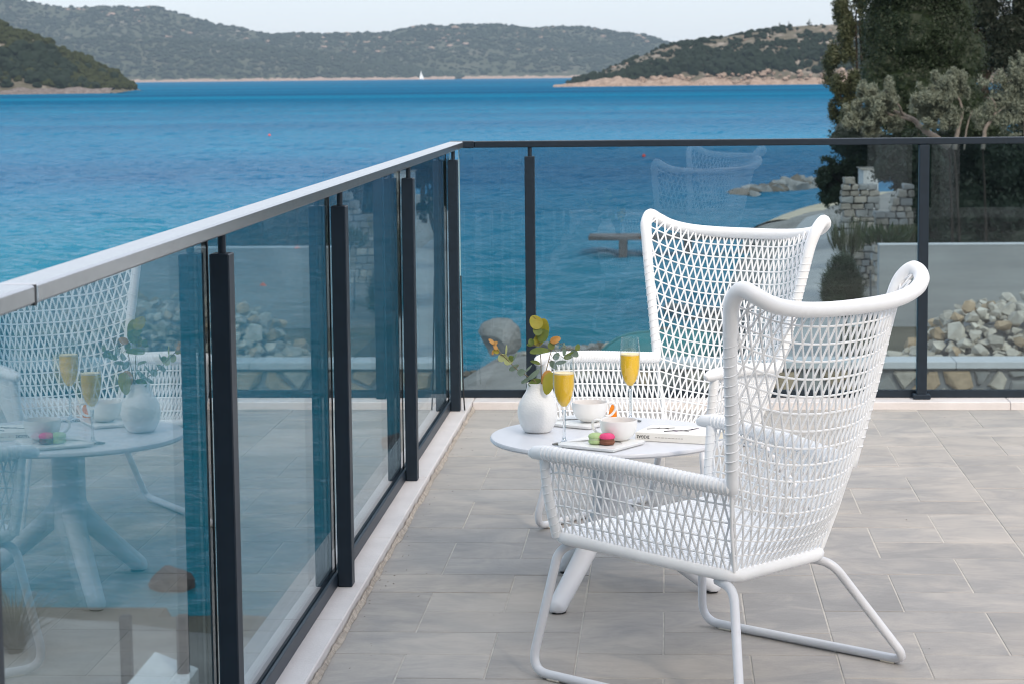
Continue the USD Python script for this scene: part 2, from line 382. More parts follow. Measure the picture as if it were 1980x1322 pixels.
land('coast_rock', [(0.2, (0.12, 0.09, 0.07)), (0.5, (0.27, 0.205, 0.16)), (0.8, (0.40, 0.32, 0.26))], 0.35, bump=1.0)
land('shore_rock', [(0.2, (0.07, 0.06, 0.055)), (0.5, (0.15, 0.13, 0.12)), (0.8, (0.27, 0.24, 0.22))], 0.5, bump=1.0)
land('shore_gravel', [(0.2, (0.14, 0.13, 0.125)), (0.5, (0.24, 0.225, 0.21)), (0.8, (0.36, 0.34, 0.32))], 0.7, squash=1.0, bump=0.15)
land('sand', [(0.2, (0.42, 0.35, 0.26)), (0.8, (0.52, 0.45, 0.35))], 0.7)
land('garden_soil', [(0.2, (0.07, 0.065, 0.05)), (0.8, (0.16, 0.14, 0.11))], 0.9)

def leaf_mat(name, cols, trans=0.25, rough=0.55, spec=0.3):
    n = len(cols); st = [(i/(n-1), c) for i, c in enumerate(cols)]
    mk(name, {'g': ('geometry', {}), 'r': ('rgb_ramp', {'ramp': st}), 'p': ('principled_bsdf', {'roughness': rough, 'specular_ior_level': spec}),
              't': ('translucent_bsdf', {}), 'm': ('mix_closure', {'fac': trans})},
       [('g.random_per_island', 'r.fac'), ('r.color', 'p.base_color'), ('r.color', 't.color'), ('p.BSDF', 'm.closure1'), ('t.BSDF', 'm.closure2')], surface='m.closure')
leaf_mat('leaf_cypress', [(0.016, 0.027, 0.010), (0.024, 0.038, 0.012), (0.036, 0.048, 0.016), (0.055, 0.06, 0.02)], 0.15)
leaf_mat('leaf_pine', [(0.018, 0.026, 0.016), (0.03, 0.036, 0.022), (0.05, 0.045, 0.03)], 0.15)
leaf_mat('leaf_oak', [(0.065, 0.075, 0.036), (0.12, 0.13, 0.068), (0.17, 0.17, 0.09)], 0.2)
leaf_mat('leaf_olive', [(0.15, 0.17, 0.125), (0.25, 0.27, 0.205), (0.37, 0.385, 0.315), (0.24, 0.21, 0.15)], 0.2)
leaf_mat('leaf_shrub', [(0.035, 0.052, 0.022), (0.075, 0.098, 0.045), (0.13, 0.14, 0.075)], 0.2)
leaf_mat('leaf_hedge', [(0.02, 0.032, 0.02), (0.038, 0.052, 0.035), (0.065, 0.075, 0.055)], 0.2)
leaf_mat('grass_blade', [(0.09, 0.085, 0.04), (0.16, 0.14, 0.07), (0.22, 0.19, 0.11)], 0.25)
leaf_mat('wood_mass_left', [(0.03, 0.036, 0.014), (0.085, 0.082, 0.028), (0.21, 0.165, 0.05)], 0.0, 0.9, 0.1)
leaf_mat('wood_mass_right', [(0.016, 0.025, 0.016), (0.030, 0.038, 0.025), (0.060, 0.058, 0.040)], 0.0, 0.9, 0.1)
leaf_mat('wood_mass_far', [(0.028, 0.040, 0.024), (0.050, 0.062, 0.036), (0.080, 0.085, 0.052)], 0.0, 0.9, 0.1)
for nm, c1, c2 in (('euc_green', (0.10, 0.16, 0.03), (0.20, 0.24, 0.05)), ('euc_blue', (0.13, 0.20, 0.15), (0.22, 0.29, 0.22)), ('euc_yellow', (0.30, 0.30, 0.03), (0.40, 0.33, 0.04)), ('euc_orange', (0.48, 0.22, 0.04), (0.62, 0.36, 0.12)), ('euc_pale', (0.34, 0.38, 0.16), (0.42, 0.46, 0.22))):
    mk(nm, {'tc': ('texture_coordinate', {}), 'n': ('noise_texture', {'scale': 45.0, 'detail': 4}), 'r': ('rgb_ramp', {'ramp': [(0.3, c1), (0.7, c2)]}), 'p': ('principled_bsdf', {'roughness': 0.5, 'specular_ior_level': 0.35}), 't': ('translucent_bsdf', {}), 'm': ('mix_closure', {'fac': 0.3})},
       [('tc.object', 'n.vector'), ('n.fac', 'r.fac'), ('r.color', 'p.base_color'), ('r.color', 't.color'), ('p.BSDF', 'm.closure1'), ('t.BSDF', 'm.closure2')], surface='m.closure')

# board-marked concrete
mk('board_concrete', {'g': ('geometry', {}), 'mp': ('mapping', {'scale': (0.5, 0.5, 7.0)}), 'n': ('noise_texture', {'scale': 1.0, 'detail': 5, 'roughness': 0.6}),
     'n2': ('noise_texture', {'scale': 0.8, 'detail': 5}), 'r': ('rgb_ramp', {'ramp': [(0.3, (0.25, 0.25, 0.255)), (0.7, (0.37, 0.37, 0.37))]}), 'ad': ('math', {'math_type': 'multiply_add', 'value2': 0.55}), 'm5': ('math', {'math_type': 'multiply', 'value2': 0.45}),
     'p': ('principled_bsdf', {'roughness': 0.85, 'specular_ior_level': 0.2})},
   [('g.position', 'mp.vector'), ('mp.vector', 'n.vector'), ('g.position', 'n2.vector'), ('n2.fac', 'm5.value1'), ('n.fac', 'ad.value1'), ('m5.value', 'ad.value3'), ('ad.value', 'r.fac'), ('r.color', 'p.base_color')])

# air
mk('air', {'v': ('principled_volume', {'color': (0.62, 0.79, 1.0), 'density': 0.000040, 'anisotropy': 0.2})}, [], surface=None, volume='v.volume')

# ------------------------------------------------------------------ sea, land, hills
def grid_mesh(xs, ys, zf):
    X, Y = np.meshgrid(xs, ys, indexing='ij'); Z = zf(X, Y)
    v = np.stack([X, Y, Z], -1).reshape(-1, 3); n, m = X.shape
    i, j = np.meshgrid(np.arange(n-1), np.arange(m-1), indexing='ij')
    q = np.stack([i*m+j, (i+1)*m+j, (i+1)*m+j+1, i*m+j+1], -1).reshape(-1, 4)
    return trimesh.Trimesh(v, np.vstack([q[:, [0, 1, 2]], q[:, [0, 2, 3]]]), process=False)

def wave(X, Y):
    """wind ripples: short crests lying across the bay"""
    f = lambda sx, sy, k: meshkit.fbm(np.stack([(X+0.12*Y)/sx, (Y-0.10*X)/sy, X*0+k], -1), 3, k)-0.5
    far = np.clip((Y-40)/300, 0, 1)
    return 0.60*f(4.6, 1.9, 2)+0.36*f(1.7, 0.75, 5)+far*0.9*f(16.0, 7.0, 8)
wy = np.concatenate([np.arange(19.5, 60, 0.11), 60*(760/60)**np.linspace(0, 1, 620)]); wa = np.linspace(-0.40, 0.24, 460)
Aw, Yw = np.meshgrid(wa, wy, indexing='ij'); Xw = CAM[0]+Aw*(Yw-CAM[1]); i, j = np.meshgrid(np.arange(len(wa)-1), np.arange(len(wy)-1), indexing='ij'); m = len(wy)
q = np.stack([i*m+j, (i+1)*m+j, (i+1)*m+j+1, i*m+j+1], -1).reshape(-1, 4)
edge = np.clip(np.minimum(np.minimum(Aw+0.40, 0.24-Aw)/0.02, (760-Yw)/60), 0, 1)
rip = trimesh.Trimesh(np.stack([Xw, Yw, ZS+wave(Xw, Yw)*edge-0.48*(1-edge)**4], -1).reshape(-1, 3), np.vstack([q[:, [0, 1, 2]], q[:, [0, 2, 3]]]), process=False)
flat = grid_mesh(np.linspace(-9000, 9000, 13), np.r_[np.linspace(-40, 400, 5), np.linspace(1000, 9500, 8)], lambda X, Y: np.full_like(X, ZS-0.42))
struct('sea', cat_([rip, flat]), 'sea_water', smooth=True)
struct('sea_bed', grid_mesh(np.linspace(-9000, 9000, 3), np.linspace(-40, 9500, 3), lambda X, Y: np.full_like(X, ZS-3.0)), 'shore_gravel')

SHORE = Polygon([(-40, 21.8), (-16, 21.6), (-8.4, 21.1), (-6.1, 20.5), (-4.2, 19.8), (-3.8, 26), (-4.3, 36), (-4.45, 46), (-4.0, 49.7), (-1.8, 49.5), (-.7, 50), (.1, 51.7), (1.2, 55), (2.4, 64), (3.4, 80), (4.4, 98), (6.3, 107), (9.4, 118), (14, 127), (30, 136), (90, 142), (90, -45), (-40, -45)])
import shapely
def sm(x, a, b):
    t = np.clip((x-a)/(b-a), 0, 1); return t*t*(3-2*t)
def shore_z(X, Y):
    pts = shapely.points(X.ravel(), Y.ravel()); d = shapely.distance(pts, SHORE.exterior).reshape(X.shape)
    ins = shapely.contains(SHORE, pts).reshape(X.shape); d = np.where(ins, d, -d)
    n = meshkit.fbm(np.stack([X*0.5, Y*0.5, X*0], -1), 4, 3)-0.5
    z = np.where(d > 0, ZS-0.02+0.75*(1-np.exp(-d/0.9))+0.16*n*np.minimum(d, 1.5), ZS-0.02+0.5*d)
    z = z+sm(d, 1.0, 9.0)*sm(X-0.10*np.maximum(Y-40, 0), 5.5, 13.0)*3.2
    return np.maximum(z, ZS-2)
struct('shore_ground', grid_mesh(np.r_[np.arange(-24, -6, 0.8), np.arange(-6, 8, 0.22), np.arange(8, 50, 1.0)], np.r_[np.arange(-12, 18, 1.5), np.arange(18, 24, 0.25), np.arange(24, 60, 0.4), np.arange(60, 146, 1.2)], shore_z), 'shore_gravel', smooth=True)

# sandy cove between the walls and the rocky spit
sand = grid_mesh(np.arange(4.0, 15.0, 0.5), np.arange(99, 140, 1.0), lambda X, Y: shore_z(X, Y)+0.10-0.4*(shapely.distance(shapely.points(X.ravel(), Y.ravel()), SHORE.exterior).reshape(X.shape) > 5.5)-0.5*sm(X-0.3*(Y-99), 5.5, 9))
struct('beach', sand, 'sand', smooth=True)

def ridge_from(prof, D, slope=None):
    pr = np.array(prof, float)
    return pr[:, 0], pr[:, 1]

def hill(name, prof, D, depth, foot, mat, amp, nx, ny, seed, label):
    """a ridge line given as (pixel, pixel) pairs at distance D, falling to the water in front and behind"""
    P = np.array([at(u, v, D) for u, v in prof]); xs = np.linspace(P[0, 0], P[-1, 0], nx); zr = np.interp(xs, P[:, 0], P[:, 2]); yr = np.interp(xs, P[:, 0], P[:, 1])
    t = np.linspace(0, 1, ny)
    T, X = np.meshgrid(t, xs, indexing='xy'); 
    H = np.maximum(zr-ZS, 0)[:, None]
    up = np.where(T < 0.72, sm(T, -0.15, 0.72)*1.0, 1-0.6*((T-0.72)/0.28)**2)
    up = np.where(T < 0.72, (T/0.72)**0.75, up)
    Y = yr[:, None]-depth(xs)[:, None]*(0.72-T)/0.72
    Z = ZS-1.0+(H+1.0)*up
    n = meshkit.fbm(np.stack([X/amp[1], Y/amp[1], X*0], -1), 6, seed)-0.5
    Z = Z+n*amp[0]*np.clip(T*6, 0, 1)*np.clip(H/30, 0.1, 1)
    v = np.stack([X, Y, Z], -1).reshape(-1, 3); a, b = X.shape
    i, j = np.meshgrid(np.arange(a-1), np.arange(b-1), indexing='ij')
    q = np.stack([i*b+j, (i+1)*b+j, (i+1)*b+j+1, i*b+j+1], -1).reshape(-1, 4)
    m = trimesh.Trimesh(v, np.vstack([q[:, [0, 1, 2]], q[:, [0, 2, 3]]]), process=False)
    struct(name, m, mat, smooth=True, label=label)
    return m, X, Y, Z, T

FAR = [(-700, -60), (-400, -30), (-150, -8), (0, 1), (43, 3), (107, 10), (178, 11), (220, 13.5), (249, 17), (277, 15), (302, 15), (327, 25), (377, 39), (427, 50), (462, 53), (515, 62), (587, 62), (700, 63), (746, 62), (789, 56), (817, 53), (860, 59), (913, 55), (967, 53), (1020, 58), (1055, 55), (1134, 57), (1198, 66), (1251, 73), (1287, 83), (1340, 92), (1450, 100), (1600, 96), (1800, 90), (2100, 92), (2700, 120)]
farm, fX, fY, fZ, fT = hill('far_hills', FAR, 5900.0, lambda x: 700+0*x, 0, 'far_hill_ground', (34, 260), 520, 70, 5, 'low wooded hills with pale outcrops across the bay')
NEARR = [(-300, 60), (0, 70), (100, 76), (200, 72), (300, 74), (420, 80), (520, 92), (620, 104), (720, 118), (820, 134), (860, 141), (900, 147)]
frm, gX, gY, gZ, gT = hill('foreshore_hills', NEARR, 5300.0, lambda x: 260+0*x, 0, 'far_hill_ground', (16, 160), 300, 40, 8, 'lower wooded spur in front of the far hills')
LEFT = [(-420, -60), (-200, -10), (-80, 25), (0, 50), (15, 58), (50, 68), (75, 76), (110, 95), (140, 103), (170, 118), (200, 135), (225, 150), (240, 160), (256, 171), (262, 175)]
lfm, lX, lY, lZ, lT = hill('left_headland', LEFT, 1330.0, lambda x: 55+0.35*np.clip(-300-x, 0, 200), 0, 'maquis_ground', (3.0, 14), 150, 50, 11, 'dark maquis covered headland at left edge')
RIGHT = [(1083, 166), (1100, 162), (1120, 154), (1150, 146), (1180, 133), (1215, 118), (1245, 106), (1270, 97), (1290, 90), (1330, 84), (1380, 74), (1430, 66), (1470, 58), (1520, 53), (1560, 50), (1610, 48), (1700, 44), (1850, 50), (2050, 40), (2400, 20), (2800, 30)]
rgm, rX, rY, rZ, rT = hill('right_headland', RIGHT, 1560.0, lambda x: 95+0*x, 0, 'maquis_ground', (4.0, 18), 260, 60, 13, 'rocky scrub covered headland on the right')

# bare rock hems along the water
def hem(name, X, Y, Z, T, frm, H, mat, seed, label, taper=None):
    """tilted pale rock that rims the foot of a hill"""
    x = X[:, 0]; y0 = Y[:, 0]
    n = meshkit.fbm(np.stack([x/9.0, x*0, x*0+seed], -1), 4, seed); h = H*(0.35+1.1*n)*np.clip((x-taper)/40 if taper is not None else 1.0, 0.0, 1)
    rows = []
    for k, (dy, f) in enumerate(((-6, -0.35), (-2, 0.35), (3, 0.75), (9, 1.0), (16, 0.55))):
        j = meshkit.fbm(np.stack([x/4.0, x*0+k*3.1, x*0+seed], -1), 3, seed+k)-0.5
        rows.append(np.stack([x, y0+dy*frm+j*3*frm, ZS+h*f+j*H*0.3*(k > 0)], -1))
    P = np.array(rows).transpose(1, 0, 2); a, b = P.shape[:2]
    i, jj = np.meshgrid(np.arange(a-1), np.arange(b-1), indexing='ij')
    q = np.stack([i*b+jj, (i+1)*b+jj, (i+1)*b+jj+1, i*b+jj+1], -1).reshape(-1, 4)
    struct(name, trimesh.Trimesh(P.reshape(-1, 3), np.vstack([q[:, [0, 1, 2]], q[:, [0, 2, 3]]]), process=False), mat, label=label)
hem('headland_rocks', rX, rY, rZ, rT, 1.0, 4.6, 'coast_rock', 3, 'pinkish bare rock along the foot of the right headland', taper=rX[0, 0]-6)
hem('headland_shore', lX, lY, lZ, lT, 0.6, 3.0, 'shore_rock', 5, 'grey rock along the foot of the left headland')
hem('far_shore', fX, fY-8, fZ, fT, 2.0, 6.0, 'coast_rock', 7, 'thin pale shoreline under the far hills')
hem('spur_shore', gX, gY-8, gZ, gT, 2.0, 6.0, 'coast_rock', 17, 'thin pale shoreline under the lower wooded spur')

def shrubs(name, X, Y, Z, T, n, size, tmin, tmax, mat, seed, label, edge=0.0, squash=0.8, mask=None, floor=0.6):
    """a wood too far away to count: one mass of low clumps"""
    g = np.random.default_rng(seed); a, b = X.shape
    base = trimesh.creation.icosphere(1); bv, bf = np.array(base.vertices), np.array(base.faces)
    N = n*3
    i = g.uniform(0, a-1.001, N); t = g.uniform(tmin, tmax, N); jt = np.interp(t, T[0], np.arange(b))
    i0 = i.astype(int); j0 = np.minimum(jt.astype(int), b-2); di, dj = i-i0, jt-j0
    bl = lambda A: (A[i0, j0]*(1-di)+A[i0+1, j0]*di)*(1-dj)+(A[i0, j0+1]*(1-di)+A[i0+1, j0+1]*di)*dj
    P = np.stack([bl(X), bl(Y), bl(Z)], -1); ok = P[:, 2] > ZS+floor+(size[0]*0.4 if floor > 0 else 0)
    if mask is not None: ok &= g.uniform(size=N) < mask(P[:, 0], P[:, 1], P[:, 2])
    P = P[ok][:n]; m = len(P); s = (g.uniform(*size, m)*(0.6+0.8*g.uniform(size=m)**2))[:, None, None]
    w = bv[None]*(1+0.5*(g.uniform(size=(m, len(bv), 1))-0.5)); w = w*s*0.5
    w[..., 2] *= squash*g.uniform(0.8, 1.3, (m, 1)); c, sn = np.cos(np.arange(m))[:, None], np.sin(np.arange(m))[:, None]
    v = np.stack([w[..., 0]*c-w[..., 1]*sn, w[..., 0]*sn+w[..., 1]*c, w[..., 2]], -1)+P[:, None]
    v[..., 2] += s[:, :, 0]*squash*0.25
    f = bf[None]+np.arange(m)[:, None, None]*len(bv)
    struct(name, trimesh.Trimesh(v.reshape(-1, 3), f.reshape(-1, 3), process=False), mat, smooth=False, kind='stuff', label=label)
nz = lambda sc, sd: (lambda x, y, z: np.clip((meshkit.fbm(np.stack([x/sc, y/sc, z/sc*1.5], -1), 3, sd)-0.40)*6, 0.03, 1))
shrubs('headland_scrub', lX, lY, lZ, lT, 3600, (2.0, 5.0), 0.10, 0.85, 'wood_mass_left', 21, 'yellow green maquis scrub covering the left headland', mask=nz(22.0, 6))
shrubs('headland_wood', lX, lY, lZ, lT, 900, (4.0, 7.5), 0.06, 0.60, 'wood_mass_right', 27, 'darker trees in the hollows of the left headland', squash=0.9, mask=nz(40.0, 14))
shrubs('headland_scrub', rX, rY, rZ, rT, 9000, (1.6, 3.8), 0.10, 0.80, 'wood_mass_right', 22, 'dark scrub scattered between rocks on the right headland', mask=nz(16.0, 4))
shrubs('headland_wood', rX, rY, rZ, rT, 1100, (4.0, 7.0), 0.09, 0.30, 'wood_mass_right', 23, 'belt of dark trees above the rocky shore of the right headland', squash=1.0)
shrubs('hillside_wood', fX, fY, fZ, fT, 26000, (6, 13), 0.03, 0.80, 'wood_mass_far', 24, 'dense low wood covering the far hills', squash=0.55, mask=lambda x, y, z: np.clip((meshkit.fbm(np.stack([x/90, y/90, z/60], -1), 3, 9)-0.30)*6, 0.25, 1))
shrubs('hillside_wood', gX, gY, gZ, gT, 5500, (6, 14), 0.03, 0.78, 'wood_mass_far', 25, 'dense low wood covering the lower spur', squash=0.55)

shrubs('shore_rocks', rX, rY-3, rZ, rT, 900, (1.2, 4.2), 0.0, 0.10, 'coast_rock', 28, 'broken pink rocks along the right headland', squash=0.6, floor=-1.0)

for q_, (hx_, hy_, hz_, ht_, n_) in enumerate(((fX, fY, fZ, fT, 420), (rX, rY, rZ, rT, 260))):
    shrubs('rock_outcrops', hx_, hy_, hz_, ht_, n_, (6, 15) if q_ == 0 else (1.2, 3.0), 0.30, 0.74, 'coast_rock', 60+q_, ('pale limestone outcrops scattered over the far hills', 'grey limestone outcrops among the scrub of the right headland')[q_], squash=0.42, mask=lambda x, y, z, q_=q_: np.clip((meshkit.fbm(np.stack([x/(150, 20)[q_], y/(150, 20)[q_], z/(40, 10)[q_]], -1), 3, 33)-0.52)*9, 0.0, 1))

# three pines that stand up from the right headland's skyline
def far_pine(u, v0, v1, D, label):
    b = at(u, v0, D); tp = at(u, v1, D); h = np.linalg.norm(tp-b); p = thing('pine_tree', label, 'tree', b-V(0, 0, h*0.25), group='lone pines on the headland skyline')
    H = h*1.25; part(p, 'trunk', tube([(0, 0, 0), (0.1, 0, H*0.9)], [H*0.03, H*0.01], 6), 'bark_dark')
    g = np.random.default_rng(int(u)); ms = []
    for k in range(16):
        t = g.uniform(0.25, 0.97); r = (1.05-t)*H*0.26
        q = rock((r*1.6, r*1.6, r*1.3), int(u)+k, 12); q.apply_translation((g.normal()*r*0.6, g.normal()*r*0.6, t*H)); ms.append(q)
    part(p, 'crown', cat_(ms), 'wood_mass_right')
far_pine(1507, 56, 42, 1560, 'small pointed pine, leftmost of three on the skyline of the right headland')
far_pine(1525, 56, 41, 1560, 'broad little pine, middle of three on the skyline of the right headland')
far_pine(1565, 52, 35, 1560, 'tallest pointed pine on the skyline of the right headland')

# white yacht under the far shore
b = at(815, 151.5, 4850); b[2] = ZS
p = thing('sailing_boat', 'tiny white sailing boat in front of the far shore', 'boat', b)
hl = hull([(-5, -1.4, 0.9), (-5, 1.4, 0.9), (-4.4, -0.9, -0.3), (-4.4, 0.9, -0.3), (2, -1.5, 1.0), (2, 1.5, 1.0), (6, 0, 1.2), (4, 0, -0.3)])
part(p, 'hull', hl, 'sail'); part(p, 'mast', tube([(0, 0, 0.8), (0, 0, 19)], 0.12, 6), 'sail')
part(p, 'mainsail', hull([(-0.2, 0.06, 2), (-0.2, -0.06, 2), (-4.8, 0.05, 2.2), (-4.8, -0.05, 2.2), (-0.2, 0, 18.5)]), 'sail')
part(p, 'jib', hull([(0.3, 0.05, 1.6), (0.3, -0.05, 1.6), (5.2, 0, 1.4), (0.3, 0, 14)]), 'sail')

# ------------------------------------------------------------------ terrace: slab, tiles, kerbs
struct('terrace_slab', bx(-0.19, 5.4, -12.0, 0.24, -0.42, -0.0015), 'grout')
PX, PY = 0.1972, 0.2093
floor_p = thing('terrace_floor', None, None); meta(stage.GetPrimAtPath(floor_p), None, None, None, 'structure')
tiles, rest = [], []
J = 0.0016
for k in range(-2, 7):
    x0 = 1.1615+0.5916*k
    for i in range(-2, 22):
        ya = -0.2626-0.6279*i-0.195*k+0.6279
        X = [x0, x0+PX, x0+2*PX, x0+3*PX]; yy = lambda a: ya-a*PY
        for (xa, xb, y1, y0) in ((X[0], X[2], yy(0), yy(1)), (X[0], X[1], yy(1), yy(3)), (X[2], X[3], yy(0), yy(2)), (X[1], X[3], yy(2), yy(3)), (X[1], X[2], yy(1), yy(2))):
            a, b_, c, d = max(xa, 0.004), min(xb, 5.3), max(y0, -11.4), min(y1, -0.004)
            if b_-a < 0.03 or d-c < 0.03: continue
            q = proj([((a+b_)/2, (c+d)/2, 0)])[0]; inview = -60 < q[0] < 2040 and 700 < q[1] < 1400
            dist = abs((c+d)/2+4.2)+abs((a+b_)/2-1.2)
            tiles.append((0 if inview else 1, dist, a+J, b_-J, c+J, d-J))
tiles.sort()
for n, (o, dd, a, b_, c, d) in enumerate(tiles):
    z = rng.uniform(-0.0007, 0.0007)
    m = bx(a, b_, c, d, -0.011, z, 0.0016)
    if n < 290:
        part(floor_p, 'tile', m, 'terrace_tile')
    else: rest.append(m)
part(floor_p, 'tiles', cat_(rest), 'terrace_tile', kind='stuff')

def rough_kerb(name, x0, x1, y0, y1, along, label):
    L = y1-y0 if along == 'y' else x1-x0
    n = max(1, int(round(L/0.98)))
    kp = thing(name, None, None); meta(stage.GetPrimAtPath(kp), label, None, None, 'structure')
    for k in range(n):
        a = k*L/n; b_ = (k+1)*L/n-0.0015
        m = bx(x0, x1, y0+a, y0+b_, -0.011, 0.0287, 0.003) if along == 'y' else bx(x0+a, x0+b_, y0, y1, -0.011, 0.0287, 0.003)
        part(kp, 'kerb_stone', m, 'kerb_stone')
    return kp
rough_kerb('kerb', -0.19, -0.001, -11.4, 0.24, 'y', 'pale stone kerb under the left railing')
rough_kerb('kerb', 0.001, 5.3, 0.001, 0.24, 'x', 'pale stone kerb under the far railing')
# crumbly mortar line at the foot of the kerb
s = np.arange(-11.3, -0.02, 0.012); g = np.random.default_rng(3)
w = 0.006+0.012*meshkit.fbm(np.stack([s*14, s*0, s*0], -1), 3, 2); h = 0.004+0.016*meshkit.fbm(np.stack([s*23, s*0, s*0], -1), 3, 5)
A = np.stack([np.full_like(s, 0.0005), s, np.full_like(s, 0.001)], -1); B_ = np.stack([0.0005+w, s, np.full_like(s, 0.0012)], -1); C_ = np.stack([0.0006+w*0.25, s, 0.001+h], -1)
P = np.stack([B_, C_, A], 1); n = len(s)
i, j = np.meshgrid(np.arange(n-1), np.arange(3), indexing='ij'); j2 = (j+1) % 3
q = np.stack([i*3+j, i*3+j2, (i+1)*3+j2, (i+1)*3+j], -1).reshape(-1, 4)
struct('kerb_mortar', trimesh.Trimesh(P.reshape(-1, 3), np.vstack([q[:, [0, 1, 2]], q[:, [0, 2, 3]]]), process=False), 'kerb_edge', label='crumbling mortar line along the foot of the left kerb')

# house front behind the terrace: seen only as reflections in the panes
hp = thing('house', 'pale rendered house front with dark sliding windows behind the terrace', 'house', (0, 0, 0))
YH, XH = -11.6, 4.8
def fascia(openings, x0, x1, z0, z1):
    pg = sbox(x0, z0, x1, z1)
    for o in openings: pg = pg.difference(sbox(*o))
    m = trimesh.creation.extrude_polygon(pg, 0.3, engine='earcut'); v = np.array(m.vertices); m.vertices = np.stack([v[:, 0], YH-0.3+v[:, 2], v[:, 1]], -1); m.faces = m.faces[:, ::-1]
    return m
OPEN = [(-3.0, 0.02, 2.66, 2.3), (2.94, 0.02, 3.24, 2.3), (3.37, 0.02, 4.60, 2.3), (1.3, 3.3, 3.2, 5.2), (1.3, 6.4, 3.2, 8.2), (-3.0, 6.4, 0.2, 8.2), (-3.0, 3.3, 0.2, 5.2)]
part(hp, 'wall', fascia(OPEN, -9.0, XH, -0.4, 9.6), 'house_stucco')
part(hp, 'side_wall', cat_([bx(XH-0.3, XH, YH-9, YH-0.301, -0.4, 9.6), bx(-9.0, -8.7, YH-9, YH-0.301, -0.4, 9.6)]), 'house_stucco')
part(hp, 'roof', bx(-9.2, XH+0.1, YH-9.2, YH+0.25, 9.601, 9.80, 0.02), 'concrete')
for x0, z0, x1, z1 in OPEN:
    e = 0.06
    part(hp, 'window_frame', cat_([bx(x0, x1, YH-0.2, YH-0.1, z0, z0+e), bx(x0, x1, YH-0.2, YH-0.1, z1-e, z1), bx(x0, x0+e, YH-0.2, YH-0.1, z0+e+.001, z1-e-.001), bx(x1-e, x1, YH-0.2, YH-0.1, z0+e+.001, z1-e-.001)]), 'house_stucco')
    part(hp, 'window_pane', bx(x0+e+.001, x1-e-.001, YH-0.17, YH-0.15, z0+e+.001, z1-e-.001), 'house_glass_dark')

# ------------------------------------------------------------------ railings
Z0, ZT, RH = 0.0287, 1.06, 0.0256
def post(rp, kind, cx, cy, along):
    """cx, cy: middle of the foot; along: 'y' for the left run, 'x' for the far run"""
    a, b_ = (0.0185, 0.026) if along == 'y' else (0.0195, 0.021)
    full = kind == 'full'
    top = 1.0 if not full else ZT-RH-0.001
    q = part(rp, 'post', bx(cx-a, cx+a, cy-b_, cy+b_, Z0+0.0005, top-0.001, 0.0022), 'anthracite')
    if not full:
        part(q, 'pin', tube([(cx+0.001, cy, top-0.0005), (cx+0.001, cy, ZT-RH)], 0.0085 if along == 'x' else 0.0075, 14), 'anthracite', smooth=40)
    else:
        part(q, 'foot', bx(cx-0.034, cx+0.034, cy-0.034, cy+0.034, Z0+0.0004, Z0+0.020, 0.003), 'anthracite')
    return q
# left run
rl = thing('glass_railing', 'dark metal and glass railing running along the left side towards the corner', 'railing')
LY = [-0.2552+0.026-1.52*k for k in range(7)]
for y in LY: post(rl, 'pin', -0.0440, y, 'y')
part(rl, 'handrail', cat_([bx(-0.0855, -0.0305, -6.066, 0.078, ZT-RH, ZT, 0.003)]), 'rail_metal')
part(rl, 'handrail', cat_([bx(-0.0855, -0.0305, -10.6, -6.078, ZT-RH, ZT, 0.003)]), 'rail_metal')
part(rl, 'handrail_joint', bx(-0.0845, -0.0315, -6.0775, -6.0665, ZT-RH-0.002, ZT-0.001), 'black_rubber')
part(rl, 'bottom_channel', cat_([bx(-0.092, -0.0835, -10.6, 0.135, Z0+0.0005, Z0+0.036, 0.001), bx(-0.0715, -0.0635, -10.6, 0.135, Z0+0.0005, Z0+0.036, 0.001), bx(-0.0832, -0.0718, -10.6, 0.135, Z0+0.0005, Z0+0.004)]), 'anthracite')
ends = [0.10]+[y+0.012 for y in LY]
for k in range(7):
    y1, y0 = ends[k]-(0.0 if k == 0 else 0.009), ends[k+1]+0.0
    g_ = part(rl, 'glass_pane', bx(-0.0822, -0.0728, y0, y1, Z0+0.006, ZT-RH-0.0005), 'pane_glass')
    part(g_, 'pane_rim', bx(-0.0818, -0.0732, y0-0.0014, y0-0.0002, Z0+0.01, ZT-RH-0.001), 'pane_edge')
    part(g_, 'gasket', bx(-0.0826, -0.0712, y0-0.0085, y0-0.0018, Z0+0.006, ZT-RH-0.0008), 'black_rubber')
# far run
rf = thing('glass_railing', 'dark metal and glass railing along the far edge behind the two chairs', 'railing')
FX = [0.2313, 1.784, 3.33, 4.87]
for k, x in enumerate(FX): post(rf, 'full' if k == 1 else 'pin', x, 0.100, 'x')
part(rf, 'handrail', bx(0.012, 5.3, 0.0845, 0.1395, ZT-RH, ZT, 0.003), 'anthracite')
part(rf, 'corner_joint', bx(-0.0865, 0.011, 0.0795, 0.1405, ZT-RH-0.001, ZT+0.0012, 0.003), 'anthracite')
part(rf, 'bottom_channel', cat_([bx(-0.058, 5.3, 0.1225, 0.1300, Z0+0.0005, Z0+0.030, 0.001), bx(-0.058, 5.3, 0.1425, 0.1500, Z0+0.0005, Z0+0.030, 0.001), bx(-0.058, 5.3, 0.1303, 0.1422, Z0+0.0005, Z0+0.004)]), 'anthracite')
fe = [-0.052]+[x for x in FX]
for k in range(4):
    x0, x1 = fe[k]+(0 if k == 0 else 0.005), fe[k+1]-0.005
    g_ = part(rf, 'glass_pane', bx(x0, x1, 0.1315, 0.1410, Z0+0.006, ZT-RH-0.0005), 'pane_glass')
    part(g_, 'pane_rim', bx(x1+0.0002, x1+0.0014, 0.1318, 0.1407, Z0+0.01, ZT-RH-0.001), 'pane_edge')
part(rf, 'corner_rim', bx(-0.0555, -0.0525, 0.1318, 0.1407, Z0+0.01, ZT-RH-0.001), 'pane_edge')
